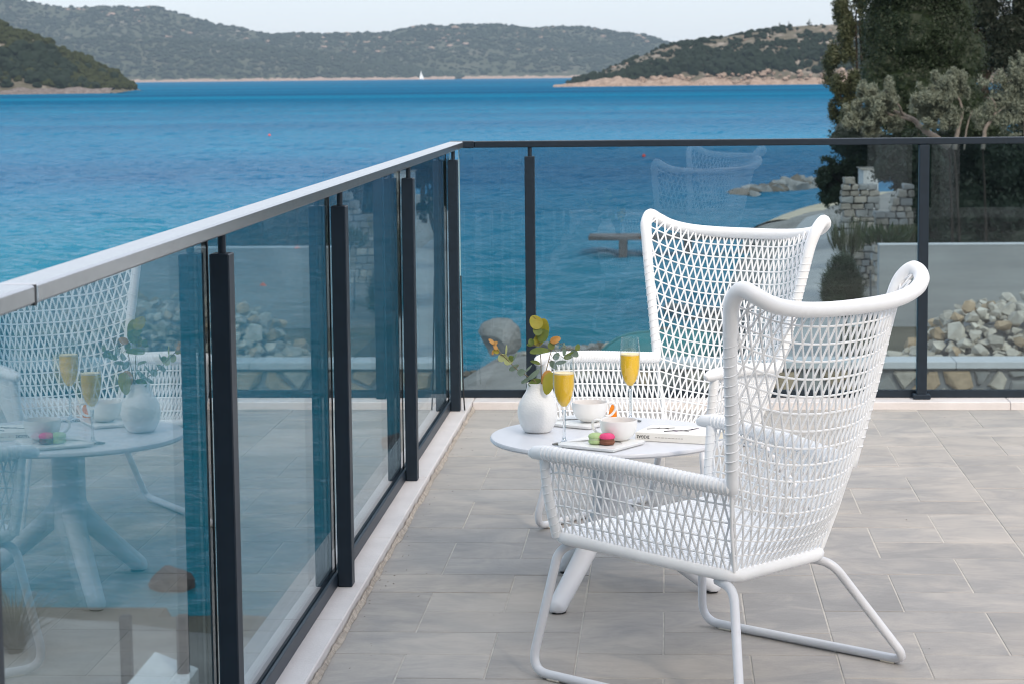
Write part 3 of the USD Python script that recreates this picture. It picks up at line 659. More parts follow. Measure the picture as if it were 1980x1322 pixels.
# loose cable hanging down beside the corner post
cb = smooth_path([(-0.0215, -0.20, 0.55), (-0.018, -0.225, 0.34), (-0.0155, -0.24, 0.2), (-0.012, -0.245, 0.09), (-0.0085, -0.247, Z0+0.004)], 8)
solo('cable', tube(cb, 0.0032, 6), 'black_rubber', 'thin black cable hanging down the corner post of the railing', 'cable', smooth=True)

# ------------------------------------------------------------------ wicker wing chairs
def lerp(a, b, t): return a+(b-a)*t
def make_chair(label, loc, rz):
    c = thing('wicker_armchair', label, 'armchair', loc, rz)
    wr, br, zr = 0.157, 0.166, 0.264
    wf, bf, zf = 0.266, -0.240, 0.314
    wj, bj, zj = 0.214, 0.202, 0.466
    wa, ba, za = 0.298, -0.272, 0.502
    base = round_path([(-wf, bf, zf), (wf, bf, zf), (wr, br, zr), (-wr, br, zr)], 0.03, 6, closed=True)
    part(c, 'base_frame', tube(base, 0.0150, 10, closed=True), 'white_wicker', smooth=True)
    def back_rail():
        R_ = [(wj, bj, zj-0.01), (0.250, 0.228, 0.62), (0.277, 0.245, 0.75), (0.290, 0.256, 0.82), (0.302, 0.270, 0.866), (0.307, 0.298, 0.891), (0.297, 0.326, 0.878), (0.262, 0.343, 0.859), (0.200, 0.357, 0.846), (0.11, 0.372, 0.840), (0.0, 0.380, 0.839)]
        L_ = [(-x, y, z) for x, y, z in R_[:-1]][::-1]
        return R_, smooth_path(R_+L_, 9)
    RP, rail = back_rail()
    rad = np.interp(rail[:, 2], [0.46, 0.75, 0.87], [0.0135, 0.0145, 0.0172])
    part(c, 'back_frame', tube(rail, rad, 12), 'white_wicker', smooth=True)
    arms, sides = {}, {}
    for s in (-1, 1):
        J_, A_, F_ = V(s*wj, bj, zj), V(s*wa, ba, za), V(s*wf, bf, zf)
        mid = V(s*lerp(wa, wj, 0.45)+s*0.010, lerp(ba, bj, 0.45), za-0.010)
        arm = smooth_path([J_, V(s*(wj+0.016), bj-0.07, zj+0.006), mid, V(s*wa, ba+0.06, za)], 7)
        U_ = V(s*lerp(wa, wf, 0.12), lerp(ba, bf, 0.0)+0.022, za-0.010)
        armp = np.vstack([arm, [A_+V(0, 0.02, 0), A_+V(-s*0.002, -0.006, -0.002), A_+V(-s*0.004, -0.020, -0.006)]])
        path = np.vstack([arm, round_path([U_, lerp(U_, F_, 0.5)+V(s*0.004, -0.004, 0), F_], 0.05, 5)])
        arms[s] = path
        na = len(arm)
        part(c, 'arm', tube(armp, np.r_[np.full(len(armp)-2, 0.0165), 0.0150, 0.0085], 12), 'white_wicker', smooth=True)
        part(c, 'front_upright', tube(round_path([U_, lerp(U_, F_, 0.5)+V(s*0.004, -0.004, 0), F_], 0.05, 8), 0.0128, 10), 'white_wicker', smooth=True)
        part(c, 'arm_wrap', coil(armp[:-2], 0.0158, 0.0030, 0.0105, 5), 'white_wicker', smooth=True)
        up = resample(path[na:], 0.01)
        part(c, 'upright_wrap', coil(up[1:-1], 0.0121, 0.0019, 0.018, 4), 'white_wicker', smooth=True)
        sl = round_path([V(s*(wf-0.030), bf+0.035, zf-0.012), V(s*(wf-0.012), bf-0.008, zf-0.034), V(s*0.306, -0.288, 0.0115), V(s*0.306, 0.296, 0.0115), V(s*(wr+0.020), br+0.012, zr-0.022), V(s*(wr-0.004), br-0.05, zr-0.016)], [0, 0.028, 0.055, 0.042, 0.035, 0], 8)
        part(c, 'sled_leg', tube(sl, 0.0103, 10), 'white_paint', smooth=True)
        for y in (-0.215, 0.245):
            part(c, 'foot_pad', bx(s*0.306-0.0085, s*0.306+0.0085, y-0.018, y+0.018, 0.0004, 0.0055, 0.0015), 'pad_plastic')
    part(c, 'back_frame_wrap', coil(rail[2:-2], 0.0146, 0.0017, 0.021, 4), 'white_wicker', smooth=True)
    # --- weave
    RR = 0.0025
    edge_path = smooth_path(RP[:6], 10)                                     # right post, from the arm joint to the upper corner
    ed = np.vstack([[(wr, br, zr+0.010)], [(lerp(wr, wj, .5)+0.004, lerp(br, bj, .5), lerp(zr, zj, .5))], edge_path])
    cz = np.array([(0, br, zr+0.010), (0, 0.252, 0.38), (0, 0.303, 0.52), (0, 0.338, 0.67), (0, 0.380, 0.839)])
    def along(P, t):
        d = np.r_[0, np.cumsum(np.linalg.norm(np.diff(P, axis=0), axis=1))]; d /= d[-1]
        return np.stack([np.interp(t, d, P[:, k]) for k in range(3)], -1)
    cs = smooth_path(cz, 12)
    def S_back(x, t):
        t = np.asarray(t, float); x = np.asarray(x, float)
        E_, C_ = along(ed, t), along(cs, t)
        u = np.clip(x/E_[..., 0], -1, 1); a = np.abs(u)**2.0
        out = C_+(E_-C_)*np.stack([a, a, np.abs(u)**(2+1.8*t)], -1); out[..., 0] = u*E_[..., 0]
        return out
    def lattice(S, W, rows, pitch, fan=0.0, wref=1.0, lo=None, tt=None):
        """rows of strands with a zigzag between them: S(x, t), half-width W(t)"""
        lo = lo or (lambda t: -W(t)); A, B = [], []; hor = []
        tt = np.linspace(0, 1, rows+1) if tt is None else tt
        for k in range(1, len(tt)-1):
            x = np.linspace(lo(tt[k]), W(tt[k]), 40); hor.append(tube(S(x, np.full_like(x, tt[k])), RR*0.95, 5))
        for k in range(len(tt)-1):
            t0, t1 = tt[k], tt[k+1]
            p0, p1 = (pitch*(1-fan+fan*W(t)/wref) for t in (t0, t1))
            n = int(max(W(t0)/p0, W(t1)/p1, -lo(t0)/p0, -lo(t1)/p1))+2
            for i in range(-n, n+1):
                xb = (i+(0.5 if k % 2 else 0.0))*p0
                for dx in (-0.5, 0.5):
                    xt = (i+(0.5 if k % 2 else 0.0)+dx)*p1
                    ib, it = lo(t0) <= xb <= W(t0), lo(t1) <= xt <= W(t1)
                    if not (ib or it): continue
                    q = S(np.clip([xb, xt], [lo(t0), lo(t1)], [W(t0), W(t1)]), np.array([t0, t1]))
                    A.append(q[0]); B.append(q[1])
        return cat_([seg_tubes(A, B, RR, 6)]+hor)
    Wb = lambda t: float(along(ed, np.array(t))[0])
    part(c, 'back_weave', lattice(S_back, Wb, 16, 0.0205, fan=0.45, wref=0.26), 'white_wicker', smooth=40, kind='stuff')
    # seam strand where back and sides meet
    for s in (-1, 1):
        part(c, 'seam', tube(along(ed, np.linspace(0, 0.42, 12))*V(s, 1, 1)+V(s*0.003, 0, 0), 0.0038, 6), 'white_wicker', smooth=True)
    # sides: ruled between the base frame and the arm
    for s in (-1, 1):
        arm_top = arms[s]; top = np.vstack([arm_top[:22], [V(s*lerp(wa, wf, 0.12), ba+0.022, za-0.012)]])[::-1]                                           # front to back
        def S_side(x, t, s=s, top=top):
            x = np.asarray(x, float); t = np.asarray(t, float)
            lo_ = np.stack([s*np.interp(x, [0, 1], [wf, wr]), np.interp(x, [0, 1], [bf, br]), np.interp(x, [0, 1], [zf, zr])], -1)
            hi_ = along(top, x)
            out = lo_+(hi_-lo_)*t[..., None]
            out[..., 0] += s*0.012*np.sin(np.pi*t)*np.sin(np.pi*x)
            return out
        part(c, 'side_weave', lattice(S_side, lambda t: 1.0, 5, 0.0205/0.47, lo=lambda t: 0.0), 'white_wicker', smooth=40, kind='stuff')
    # seat: much closer weave, slightly dished
    def S_seat(x, t):
        x = np.asarray(x, float); t = np.asarray(t, float)
        w = np.interp(t, [0, 1], [wf, wr]); y = np.interp(t, [0, 1], [bf, br]); z = np.interp(t, [0, 1], [zf, zr])
        u = np.clip(x/w, -1, 1)
        return np.stack([x, y, z+0.010+0.012*np.sin(np.pi*t)*(1-u*u)], -1)
    m1 = lattice(S_seat, lambda t: float(np.interp(t, [0, 1], [wf, wr])), 26, 0.0125)
    part(c, 'seat_weave', m1, 'white_wicker', smooth=40, kind='stuff')
    return c
ch = make_chair('white wicker wing armchair nearest the camera, seen from behind, back turned to the right', (0.8900, -3.9720, 0), math.radians(-39.2)-math.pi/2)
ch2 = copy_of(ch, (0.8070, -2.366, 0), math.radians(55.2)-math.pi/2, 'white wicker wing armchair beyond the round table, its open front towards the camera', 'armchair')

# ------------------------------------------------------------------ round table
TC, TH, TR = V(0.6286, -3.2091), 0.4095, 0.303
tb = thing('round_table', 'white round metal side table with three splayed legs between the armchairs', 'table', (TC[0], TC[1], 0))
prof = [(0, TH-0.016), (TR-0.02, TH-0.016), (TR-0.004, TH-0.0135), (TR, TH-0.009), (TR, TH-0.004), (TR-0.002, TH-0.001), (TR-0.006, TH), (0, TH)]
part(tb, 'table_top', lathe(prof, 72), 'white_paint', smooth=35)
part(tb, 'column', lathe([(0, 0.150), (0.040, 0.150), (0.043, 0.19), (0.043, TH-0.03), (0.06, TH-0.0165), (0, TH-0.0162)], 28), 'white_paint', smooth=35)
for a in (242, 2, 118):
    d = V(math.cos(math.radians(a)), math.sin(math.radians(a)), 0)
    path = smooth_path([d*0.012+V(0, 0, 0.245), d*0.05+V(0, 0, 0.19), d*0.15+V(0, 0, 0.105), d*0.266+V(0, 0, 0.014)], 8)
    r = np.linspace(0.030, 0.0235, len(path)); path = np.vstack([path, path[-1]+d*0.009-V(0, 0, 0.003), path[-1]+d*0.015-V(0, 0, 0.007)]); r = np.r_[r, 0.0185, 0.008]; m = tube(path, r, 16)
    v = np.array(m.vertices); v[:, 2] = np.maximum(v[:, 2], 0.004); m.vertices = v
    part(tb, 'leg', m, 'white_paint', smooth=45)
    ft = lathe([(0, 0.0004), (0.0185, 0.0004), (0.0195, 0.004), (0.0, 0.0042)], 20); ft.vertices = np.array(ft.vertices)*V(1.15, 0.9, 1); 
    ft.apply_transform(trimesh.transformations.rotation_matrix(math.radians(a), (0, 0, 1))); ft.apply_translation(d*0.256)
    part(tb, 'foot_pad', ft, 'black_rubber')

# ------------------------------------------------------------------ things on the table
T = TH+0.0004
vx, vy = 0.4440, -3.1660
vs = thing('vase', 'small white bulbous porcelain vase with dotted relief holding eucalyptus', 'vase', (vx, vy, T))
outer = smooth_path([(0.030, 0, 0.0), (0.0375, 0, 0.006), (0.0475, 0, 0.028), (0.0512, 0, 0.050), (0.0475, 0, 0.073), (0.038, 0, 0.092), (0.0295, 0, 0.106), (0.0262, 0, 0.118), (0.0268, 0, 0.127)], 6)
inner = [(0.0250, 0.1272), (0.0240, 0.118), (0.0272, 0.106), (0.0355, 0.091), (0.044, 0.07), (0.044, 0.03), (0, 0.012)]
part(vs, 'body', lathe([(0, 0)]+[(a, c_) for a, _, c_ in outer]+inner, 48), 'vase_white', smooth=50)

def flute(x, y, label, H=0.222, R=0.0262, fill=0.176):
    f = thing('champagne_flute', label, 'glass', (x, y, T))
    o = [(0, 0.0), (0.030, 0.0), (0.0305, 0.0014), (0.024, 0.0034), (0.010, 0.0065), (0.0048, 0.012), (0.0036, 0.022), (0.0034, 0.050), (0.0040, 0.078), (0.0052, 0.086), (0.0100, 0.0925), (0.0175, 0.106), (0.0238, 0.126), (R+0.001, 0.148), (R+0.0008, 0.175), (R-0.002, 0.205), (R-0.0034, H-0.0006), (R-0.0040, H), (R-0.0046, H-0.0006), (R-0.0032, 0.205), (R-0.0005, 0.175), (R-0.0004, 0.148), (0.0225, 0.1265), (0.0160, 0.107), (0.0080, 0.0955), (0, 0.0935)]
    op = [(a, 0, b_) for a, b_ in o]
    part(f, 'stem', lathe(o[:10]+[(0, 0.0862)], 36), 'stem_glass', smooth=50)
    part(f, 'bowl', lathe([(0, 0.0866)]+o[9:], 44), 'drink_glass', smooth=50)
    ji = [(0, 0.0943), (0.0072, 0.0962), (0.0152, 0.1075), (0.0217, 0.127), (R-0.0012, 0.148), (R-0.0011, fill), (0, fill)]
    part(f, 'juice', lathe(ji, 40), 'juice', smooth=40)
    part(f, 'foam', lathe([(0, fill+0.0002), (R-0.0012, fill+0.0002), (R-0.0012, fill+0.0035), (0, fill+0.0030)], 40), 'juice_foam', smooth=40)
    return f
flute(0.5215, -3.3640, 'champagne flute of orange juice nearer the camera, right beside the vase')
flute(0.6790, -2.9850, 'champagne flute of orange juice standing behind the two cups')

def cup(x, y, rz, label):
    c = thing('cup', label, 'cup', (x, y, T+0.0085), rz)
    o = [(0, 0.0), (0.024, 0.0), (0.026, 0.002), (0.036, 0.010), (0.043, 0.022), (0.0462, 0.036), (0.0470, 0.0495), (0.0462, 0.0503), (0.0452, 0.0495), (0.0442, 0.036), (0.041, 0.023), (0.034, 0.012), (0.022, 0.0055), (0, 0.005)]
    part(c, 'bowl', lathe(o, 44), 'ceramic', smooth=50)
    h = smooth_path([(0.0435, 0, 0.0450), (0.0560, 0, 0.0475), (0.0660, 0, 0.0420), (0.0675, 0, 0.0310), (0.0600, 0, 0.0190), (0.0500, 0, 0.0125), (0.0395, 0, 0.0135)], 7)
    hd = tube(h, 0.0033, 8); hv = np.array(hd.vertices); hv[:, 1] *= 1.5; hd.vertices = hv
    part(c, 'handle', hd, 'ceramic', smooth=True)
    part(c, 'coffee', lathe([(0, 0.030), (0.0424, 0.030), (0.0424, 0.031), (0, 0.031)], 32), 'chocolate', smooth=40)
    return c
PA = math.atan2(0.863, 0.505)
def plate(x, y, rz, lx, ly, label):
    p_ = thing('saucer_plate', label, 'plate', (x, y, T), rz)
    a, b_ = lx/2, ly/2
    rect = sbox(-a, -b_, a, b_).buffer(-0.008).buffer(0.008, 6)
    base = trimesh.creation.extrude_polygon(rect.buffer(-0.012), 0.0055, engine='earcut'); base.apply_translation((0, 0, 0.0002))
    # dished rim: outer ring lifted
    def ring(off, z):
        r_ = rect.buffer(off) if off else rect
        pts = np.array([r_.exterior.interpolate(t, normalized=True).coords[0] for t in np.linspace(0, 1, 64, endpoint=False)])
        return np.c_[pts, np.full(64, z)]
    R_ = np.array([ring(-0.0125, 0.0004), ring(-0.004, 0.0012), ring(-0.0008, 0.0060), ring(0, 0.0086), ring(-0.0012, 0.0092), ring(-0.0125, 0.0052)])
    m = len(R_); i, j = np.meshgrid(np.arange(m-1), np.arange(64), indexing='ij'); j2 = (j+1) % 64
    q = np.stack([i*64+j, i*64+j2, (i+1)*64+j2, (i+1)*64+j], -1).reshape(-1, 4)
    part(p_, 'rim', trimesh.Trimesh(R_.reshape(-1, 3), np.vstack([q[:, [0, 1, 2]], q[:, [0, 2, 3]]]), process=False), 'plate_white', smooth=40)
    part(p_, 'base', base, 'plate_white')
    return p_
plate(0.6150, -3.3850, PA, 0.158, 0.165, 'square white plate under the front cup and the macarons')
plate(0.5480, -3.0350, PA, 0.150, 0.150, 'square white plate under the back cup')
cup(0.6560, -3.3420, math.radians(165), 'white porcelain cup on the front plate, next to the pink macaron')
cup(0.5740, -3.0350, math.radians(5), 'white porcelain cup on the back plate, beside the rear flute')

def macaron(x, y, z, R, col, fill, label, rz=0, tilt=0.0):
    m_ = thing('macaron', label, 'macaron', (x, y, z), rz)
    tf = trimesh.transformations.rotation_matrix(tilt, (1, 0, 0))
    top = lathe([(0, R*0.80), (R*0.93, R*0.80), (R, R*0.90), (R*0.985, R*1.08), (R*0.85, R*1.28), (R*0.5, R*1.42), (0, R*1.46)], 30)
    bot = lathe([(0, 0.0), (R*0.55, 0.0), (R*0.88, R*0.08), (R, R*0.28), (R*0.98, R*0.46), (R*0.9, R*0.54), (0, R*0.54)], 30)
    mid = lathe([(0, R*0.50), (R*0.86, R*0.53), (R*0.91, R*0.66), (R*0.86, R*0.81), (0, R*0.84)], 26)
    for nm, k, mt in (('top_shell', top, col), ('bottom_shell', bot, col if col != 'pink' else 'chocolate'), ('filling', mid, fill)):
        k.apply_transform(tf); part(m_, nm, k, mt, smooth=40)
    return m_
macaron(0.6290, -3.4040, T+0.0062, 0.0195, 'pink', 'chocolate', 'pink macaron on the front plate')
macaron(0.6010, -3.3930, T+0.0062, 0.0190, 'pale_green', 'cream_green', 'pale green macaron on the front plate, left of the pink one')
oc = smooth_path([(-0.012, 0, 0.000), (0.010, 0, 0.002), (0.0125, 0, 0.016), (0.010, 0, 0.032), (0.000, 0, 0.036), (-0.006, 0, 0.024)], 5)
m = trimesh.creation.extrude_polygon(Polygon(oc[:, [0, 2]]), 0.006, engine='earcut'); m.apply_transform(trimesh.transformations.rotation_matrix(math.pi/2, (1, 0, 0)))
m.apply_translation((0.6310, -2.990, T+0.0095))
solo('orange_wedge', m, 'orange', 'orange coloured wedge standing behind the handle of the back cup', 'fruit wedge')

# book, its spine towards the camera and upside down
bd = V(0.116, -0.039); bd /= np.linalg.norm(bd); bang = math.atan2(bd[1], bd[0])
bk = thing('book', 'pale paperback book lying on the table beside the front cup', 'book', (0.6970, -3.3050, T), bang)
BL, BW, BT = 0.200, 0.130, 0.0215
part(bk, 'cover', cat_([bx(0, BL, 0, 0.0016, 0.0004, BT, 0.0004), bx(0, BL, 0.0017, BW, 0.0004, 0.0019), bx(0, BL, 0.0017, BW, BT-0.0015, BT)]), 'book_cover')
part(bk, 'pages', bx(0.002, BL-0.002, 0.0020, BW-0.003, 0.0021, BT-0.0017), 'book_pages')
tx = meshkit.text_mesh('IKIGAI', 0.0072, 0.0003, bold=True); w = tx.bounds[1][0]
v = np.array(tx.vertices); v = np.stack([w-v[:, 0]+0.004, -v[:, 2]*0.4-0.0003, BT*0.5+0.0036-v[:, 1]], -1)
tx.vertices = v*V(1, 1, 1); part(bk, 'title', tx, 'ink')
ln = []
g = np.random.default_rng(2); x = w+0.018
while x < 0.12:
    L = g.uniform(0.004, 0.010); ln.append(bx(x, x+L, -0.0005, -0.0002, BT*0.5-0.0009, BT*0.5+0.0009)); x += L+0.0022
part(bk, 'subtitle', cat_(ln), 'ink_pale')
tw = []
zc = BT+0.0003
def twig(pts, r): tw.append(tube([(a, b_, zc) for a, b_ in pts], r, 5))
twig([(0.012, 0.055), (0.030, 0.070), (0.050, 0.078), (0.072, 0.095)], 0.0011); twig([(0.030, 0.070), (0.036, 0.084)], 0.0008); twig([(0.050, 0.078), (0.064, 0.074)], 0.0008)
twig([(0.066, 0.030), (0.086, 0.050), (0.108, 0.056), (0.122, 0.078), (0.128, 0.100)], 0.0018); twig([(0.108, 0.056), (0.124, 0.050)], 0.0010)
fl = []
for a, b_, r in ((0.074, 0.040, 0.005), (0.084, 0.054, 0.006), (0.092, 0.046, 0.0055), (0.101, 0.060, 0.005), (0.112, 0.066, 0.004), (0.122, 0.088, 0.005), (0.130, 0.104, 0.004)):
    for k in range(5):
        q = trimesh.creation.cylinder(r*0.42, 0.0003, sections=8); q.apply_translation((a+r*0.55*math.cos(k*1.257), b_+r*0.55*math.sin(k*1.257), zc+0.0004)); fl.append(q)
part(bk, 'cover_drawing', cat_(tw), 'ink'); part(bk, 'cover_flowers', cat_(fl), 'ink_violet')

# eucalyptus sprigs: leaves placed one by one
VD = float((V(vx, vy, T+0.2)-CAM)@FW)
def leaf_mesh(c, a, b_, n, up, cup_=0.25):
    """rounded leaf centred at c, half-length a along up, half-width b_, facing n"""
    n = V(*n); n /= np.linalg.norm(n); up = V(*up); up = up-n*(up@n); up /= np.linalg.norm(up); w = np.cross(up, n)
    P = []
    for r_, k in ((0.0, 1), (0.55, 10), (1.0, 14)):
        for t in range(k):
            an = 2*np.pi*t/k; x, y = math.cos(an)*r_, math.sin(an)*r_
            y2 = y*(1-0.18*x)
            P.append(V(*c)+up*a*x+w*b_*y2+n*(cup_*b_*(r_**2)*0.6-0.15*a*x*x))
    f = []
    for t in range(10): f.append((0, 1+t, 1+(t+1) % 10))
    for t in range(14):
        i0 = 11+t; i1 = 11+(t+1) % 14; j0 = 1+int(round(t*10/14)) % 10; j1 = 1+int(round((t+1)*10/14)) % 10
        f.append((j0, i0, i1))
        if j1 != j0: f.append((j0, i1, j1))
    f = np.array(f)
    v = np.vstack([P, np.array(P)-n*0.0006]); nf = len(P)
    return trimesh.Trimesh(v, np.vstack([f, f[:, ::-1]+nf]), process=False)
def sprig(label, stem, leaves, r=0.0013):
    s_ = thing('eucalyptus_sprig', label, 'sprig')
    sp = smooth_path([at(u, v_, VD+d) for u, v_, d in stem], 8)
    part(s_, 'stem', tube(sp, np.linspace(r*1.25, r*0.6, len(sp)), 6), 'stem', smooth=True)
    for u, v_, d, a, b_, ang, tilt, col in leaves:
        c = at(u, v_, VD+d); k = VD/FPX
        up = RT*math.sin(math.radians(ang))+UP*math.cos(math.radians(ang))
        n = -FW+UP*0.25; n = n+np.cross(up, n)*math.tan(math.radians(tilt))
        q = part(s_, 'leaf', leaf_mesh(c, a*k, b_*k, n, up), col, smooth=True)
        j = sp[np.argmin(np.linalg.norm(sp-c, axis=1))]
        e = c-up*a*k*0.98 if np.linalg.norm(c-up*a*k-j) < np.linalg.norm(c+up*a*k-j) else c+up*a*k*0.98
        if 0.003 < np.linalg.norm(e-j) < 0.06: part(q, 'leaf_stalk', tube([j, (j+e)/2-V(0, 0, 0.0015), e], 0.0006, 5), 'stem', smooth=True)
# leaf rows: pixel u, v, depth offset, half length, half width (pixels), lean, twist, colour
sprig('tall upright eucalyptus sprig with round yellow green leaves in the vase',
      [(1046, 775, 0), (1047, 740, 0), (1046, 700, 0.0), (1044, 670, 0), (1046, 640, 0), (1040, 618, 0)],
      [(1036, 623, -0.004, 15, 13, -25, 10, 'euc_yellow'), (1052, 633, 0.004, 18, 11, 160, 25, 'euc_yellow'), (1039, 640, -0.008, 10, 9, -40, 10, 'euc_green'), (1051, 648, -0.002, 15, 11, 20, -20, 'euc_green'),
       (1042, 656, 0.006, 14, 10, 30, 20, 'euc_yellow'), (1027, 661, 0, 7, 6, -10, 0, 'euc_green'), (1023, 667, 0, 5, 3, -70, 20, 'euc_green'), (1044, 678, -0.012, 20, 8, 85, -25, 'euc_green'), (1035, 700, 0.01, 10, 5, -70, 35, 'euc_green'),
       (1061, 740, -0.03, 23, 12, 190, 10, 'euc_yellow'), (1056, 729, -0.02, 16, 9, 200, 20, 'euc_orange')])
sprig('eucalyptus sprig leaning right, ending in an orange leaf, behind the front flute',
      [(1047, 775, 0.01), (1052, 735, 0.01), (1060, 700, 0.015), (1067, 675, 0.02), (1074, 660, 0.02)],
      [(1074, 657, 0.018, 11, 7, 70, 15, 'euc_orange'), (1066, 667, 0.02, 9, 7, 10, 10, 'euc_green'), (1076, 688, 0.02, 8, 6, 40, 20, 'euc_blue'), (1091, 675, 0.03, 13, 4, 5, 25, 'euc_blue'), (1102, 687, 0.03, 13, 6, 65, 30, 'euc_green'), (1111, 683, 0.03, 9, 7, 130, 10, 'euc_blue'), (1117, 671, 0.03, 7, 5, 20, 20, 'euc_green'), (1070, 705, 0.02, 10, 6, 140, 20, 'euc_blue'), (1085, 700, 0.03, 11, 4, 80, 20, 'euc_blue')])
sprig('eucalyptus sprig drooping left from the vase, with pale leaves and an orange tip',
      [(1044, 775, 0), (1038, 742, 0), (1022, 728, 0), (1000, 714, 0), (980, 694, 0), (962, 676, 0), (951, 662, 0)],
      [(950, 660, 0, 7, 4, -40, 20, 'euc_orange'), (957, 664, 0.004, 6, 4, 60, 20, 'euc_orange'), (958, 671, -0.003, 6, 4, -20, 10, 'euc_orange'), (954, 680, 0, 6, 3, 200, 20, 'euc_orange'), (960, 678, 0, 6, 6, 20, 10, 'euc_yellow'), (971, 691, 0, 8, 10, -30, 10, 'euc_pale'), (983, 697, 0, 8, 10, -35, 10, 'euc_pale'), (979, 676, 0, 10, 2, 10, 25, 'euc_pale'), (989, 692, 0, 5, 6, 60, 10, 'euc_green'), (996, 689, 0, 8, 2, 30, 20, 'euc_blue'),
       (994, 710, 0, 11, 5, 60, 25, 'euc_blue'), (1008, 719, -0.004, 8, 7, 60, 15, 'euc_blue'), (1022, 712, 0, 10, 2, 45, 20, 'euc_blue'), (1018, 734, -0.004, 12, 4, 60, 30, 'euc_blue'), (1033, 723, -0.01, 15, 5, 50, 25, 'euc_blue'), (1036, 737, 0.004, 12, 7, 75, -20, 'euc_green'), (1030, 742, -0.006, 9, 6, 95, -20, 'euc_green')])

# ------------------------------------------------------------------ shore and garden
struct('garden_ground', grid_mesh(np.linspace(-1.6, 22, 40), np.linspace(0.4, 19.1, 30), lambda X, Y: -3.5+0.05*meshkit.noise(np.stack([X, Y, X*0], -1))), 'garden_soil')
struct('seafront_ground', grid_mesh(np.linspace(-26, -1.4, 50), np.linspace(-4, 20.9, 50), lambda X, Y: np.where(Y > 20.6-0.28*np.maximum(X+6.5, 0)+0.04*(X+6.5), -6.9, -5.72+0.06*meshkit.noise(np.stack([X, Y, X*0], -1)))), 'garden_soil')

# low stone wall with its cap: irregular stones set in mortar
WY, WT, WX0, WX1 = 19.0, -2.215, -0.72, 10.6
wl = thing('garden_wall', 'low stone retaining wall with pale cap below the heap of rocks', 'wall')
part(wl, 'mortar_core', bx(WX0, WX1, WY+0.03, WY+0.45, -4.2, WT-0.09), 'mortar')
for k in range(9):
    a = WX0-0.05+k*(WX1-WX0+0.1)/9; b_ = a+(WX1-WX0+0.1)/9-0.006
    part(wl, 'cap_slab', bx(a, b_, WY-0.05, WY+0.50, WT-0.088, WT, 0.008), 'cap_stone')
g = np.random.default_rng(17)
pts = []
while len(pts) < 170:
    q = V(g.uniform(WX0, WX1), g.uniform(-3.45, WT-0.09))
    if all((abs(q[0]-r_[0])/1.15)**2+(q[1]-r_[1])**2 > 0.19**2 for r_ in pts) or g.uniform() < 0.002: pts.append(q)
pts = np.array(pts); frame = sbox(WX0, -3.55, WX1, WT-0.095)
far_pts = np.vstack([pts, pts*V(1, -1)+V(0, 2*(WT-0.09)), pts*V(1, -1)+V(0, -7.1), pts*V(-1, 1)+V(2*WX0, 0), pts*V(-1, 1)+V(2*WX1, 0)])
vor = Voronoi(far_pts)
for k in range(len(pts)):
    reg = vor.regions[vor.point_region[k]]
    if -1 in reg or not reg: continue
    pg = Polygon(vor.vertices[reg]).intersection(frame).buffer(-0.018-0.012*g.uniform()).buffer(-0.02).buffer(0.02, 2)
    if pg.is_empty or pg.geom_type != 'Polygon' or pg.area < 0.004: continue
    ex = np.array(pg.exterior.simplify(0.01).coords)[:-1]; inn = (ex-ex.mean(0))*0.80+ex.mean(0)
    d = g.uniform(0.015, 0.045)
    P = np.vstack([np.c_[ex[:, 0], np.full(len(ex), WY+0.05), ex[:, 1]], np.c_[ex[:, 0], np.full(len(ex), WY+0.012), ex[:, 1]], np.c_[inn[:, 0], WY-d+g.uniform(-.012, .012, len(inn)), inn[:, 1]]])
    part(wl, 'stone', hull(P), ('rock_grey', 'rock_light', 'rock_grey', 'rock_rust')[g.integers(4)])

# raised bed behind it and the heap of loose rocks
struct('garden_bed', bx(3.35, 22, WY+0.452, 25.0, -4.9, -2.46), 'garden_soil')
HEAP = dict(x0=4.05, x1=9.6)
def heap_h(x, y):
    f = sm(x, 3.7, 4.75)*(1-sm(x, 9.6, 11.0)); g_ = sm(y, 19.45, 20.4)*(1-sm(y, 21.4, 23.2))
    return 0.70*f*g_*(0.75+0.5*meshkit.noise(np.stack([np.asarray(x)*1.1, np.asarray(y)*1.1, np.asarray(x)*0], -1), 5))+0.05
g = np.random.default_rng(23); spots = []
cand = 0
while len(spots) < 252 and cand < 40000:
    cand += 1
    x = g.uniform(3.55, 8.9); y = 19.55+abs(g.normal())*0.85
    if y > 21.9: continue
    s = g.uniform(0.17, 0.34)*(0.66 if g.uniform() < .4 else 1); h = float(heap_h(x, y))
    if h < 0.12 and g.uniform() < 0.55: continue
    z = -2.46+h-0.10*s
    c = V(x, y, z)
    if all(np.linalg.norm((c-o)*V(1, 1, 1.15)) > 0.37*(s+so) for o, so in spots): spots.append((c, s))
grp = 'loose rocks in the heap on the garden wall'
big = sorted(range(len(spots)), key=lambda k: -spots[k][0][2])[0]
for k, (c, s) in enumerate(spots):
    sz = V(s*g.uniform(0.95, 1.35), s*g.uniform(0.85, 1.2), s*g.uniform(0.7, 1.05))
    m = rock(sz, 100+k, int(g.integers(11, 18)))
    if k == big:
        m = rock((0.26, 0.24, 0.40), 777, 16); c = c+V(0, 0, 0.12)
    a = g.uniform(0, 6.28); m.apply_transform(trimesh.transformations.rotation_matrix(a, (0.3*g.normal(), 0.3*g.normal(), 1)))
    m.apply_translation(c); rust = g.uniform() < 0.16
    q = solo('rock', m, 'rock_rust' if rust else 'rock_light', ('rust stained limestone rock among the pale ones in the heap' if rust else 'angular pale limestone rock in the heap on the garden wall') if k != big else 'upright rock crowning the heap on the garden wall', 'rock', None if k == big else (grp+', rust stained' if rust else grp))
ms = []
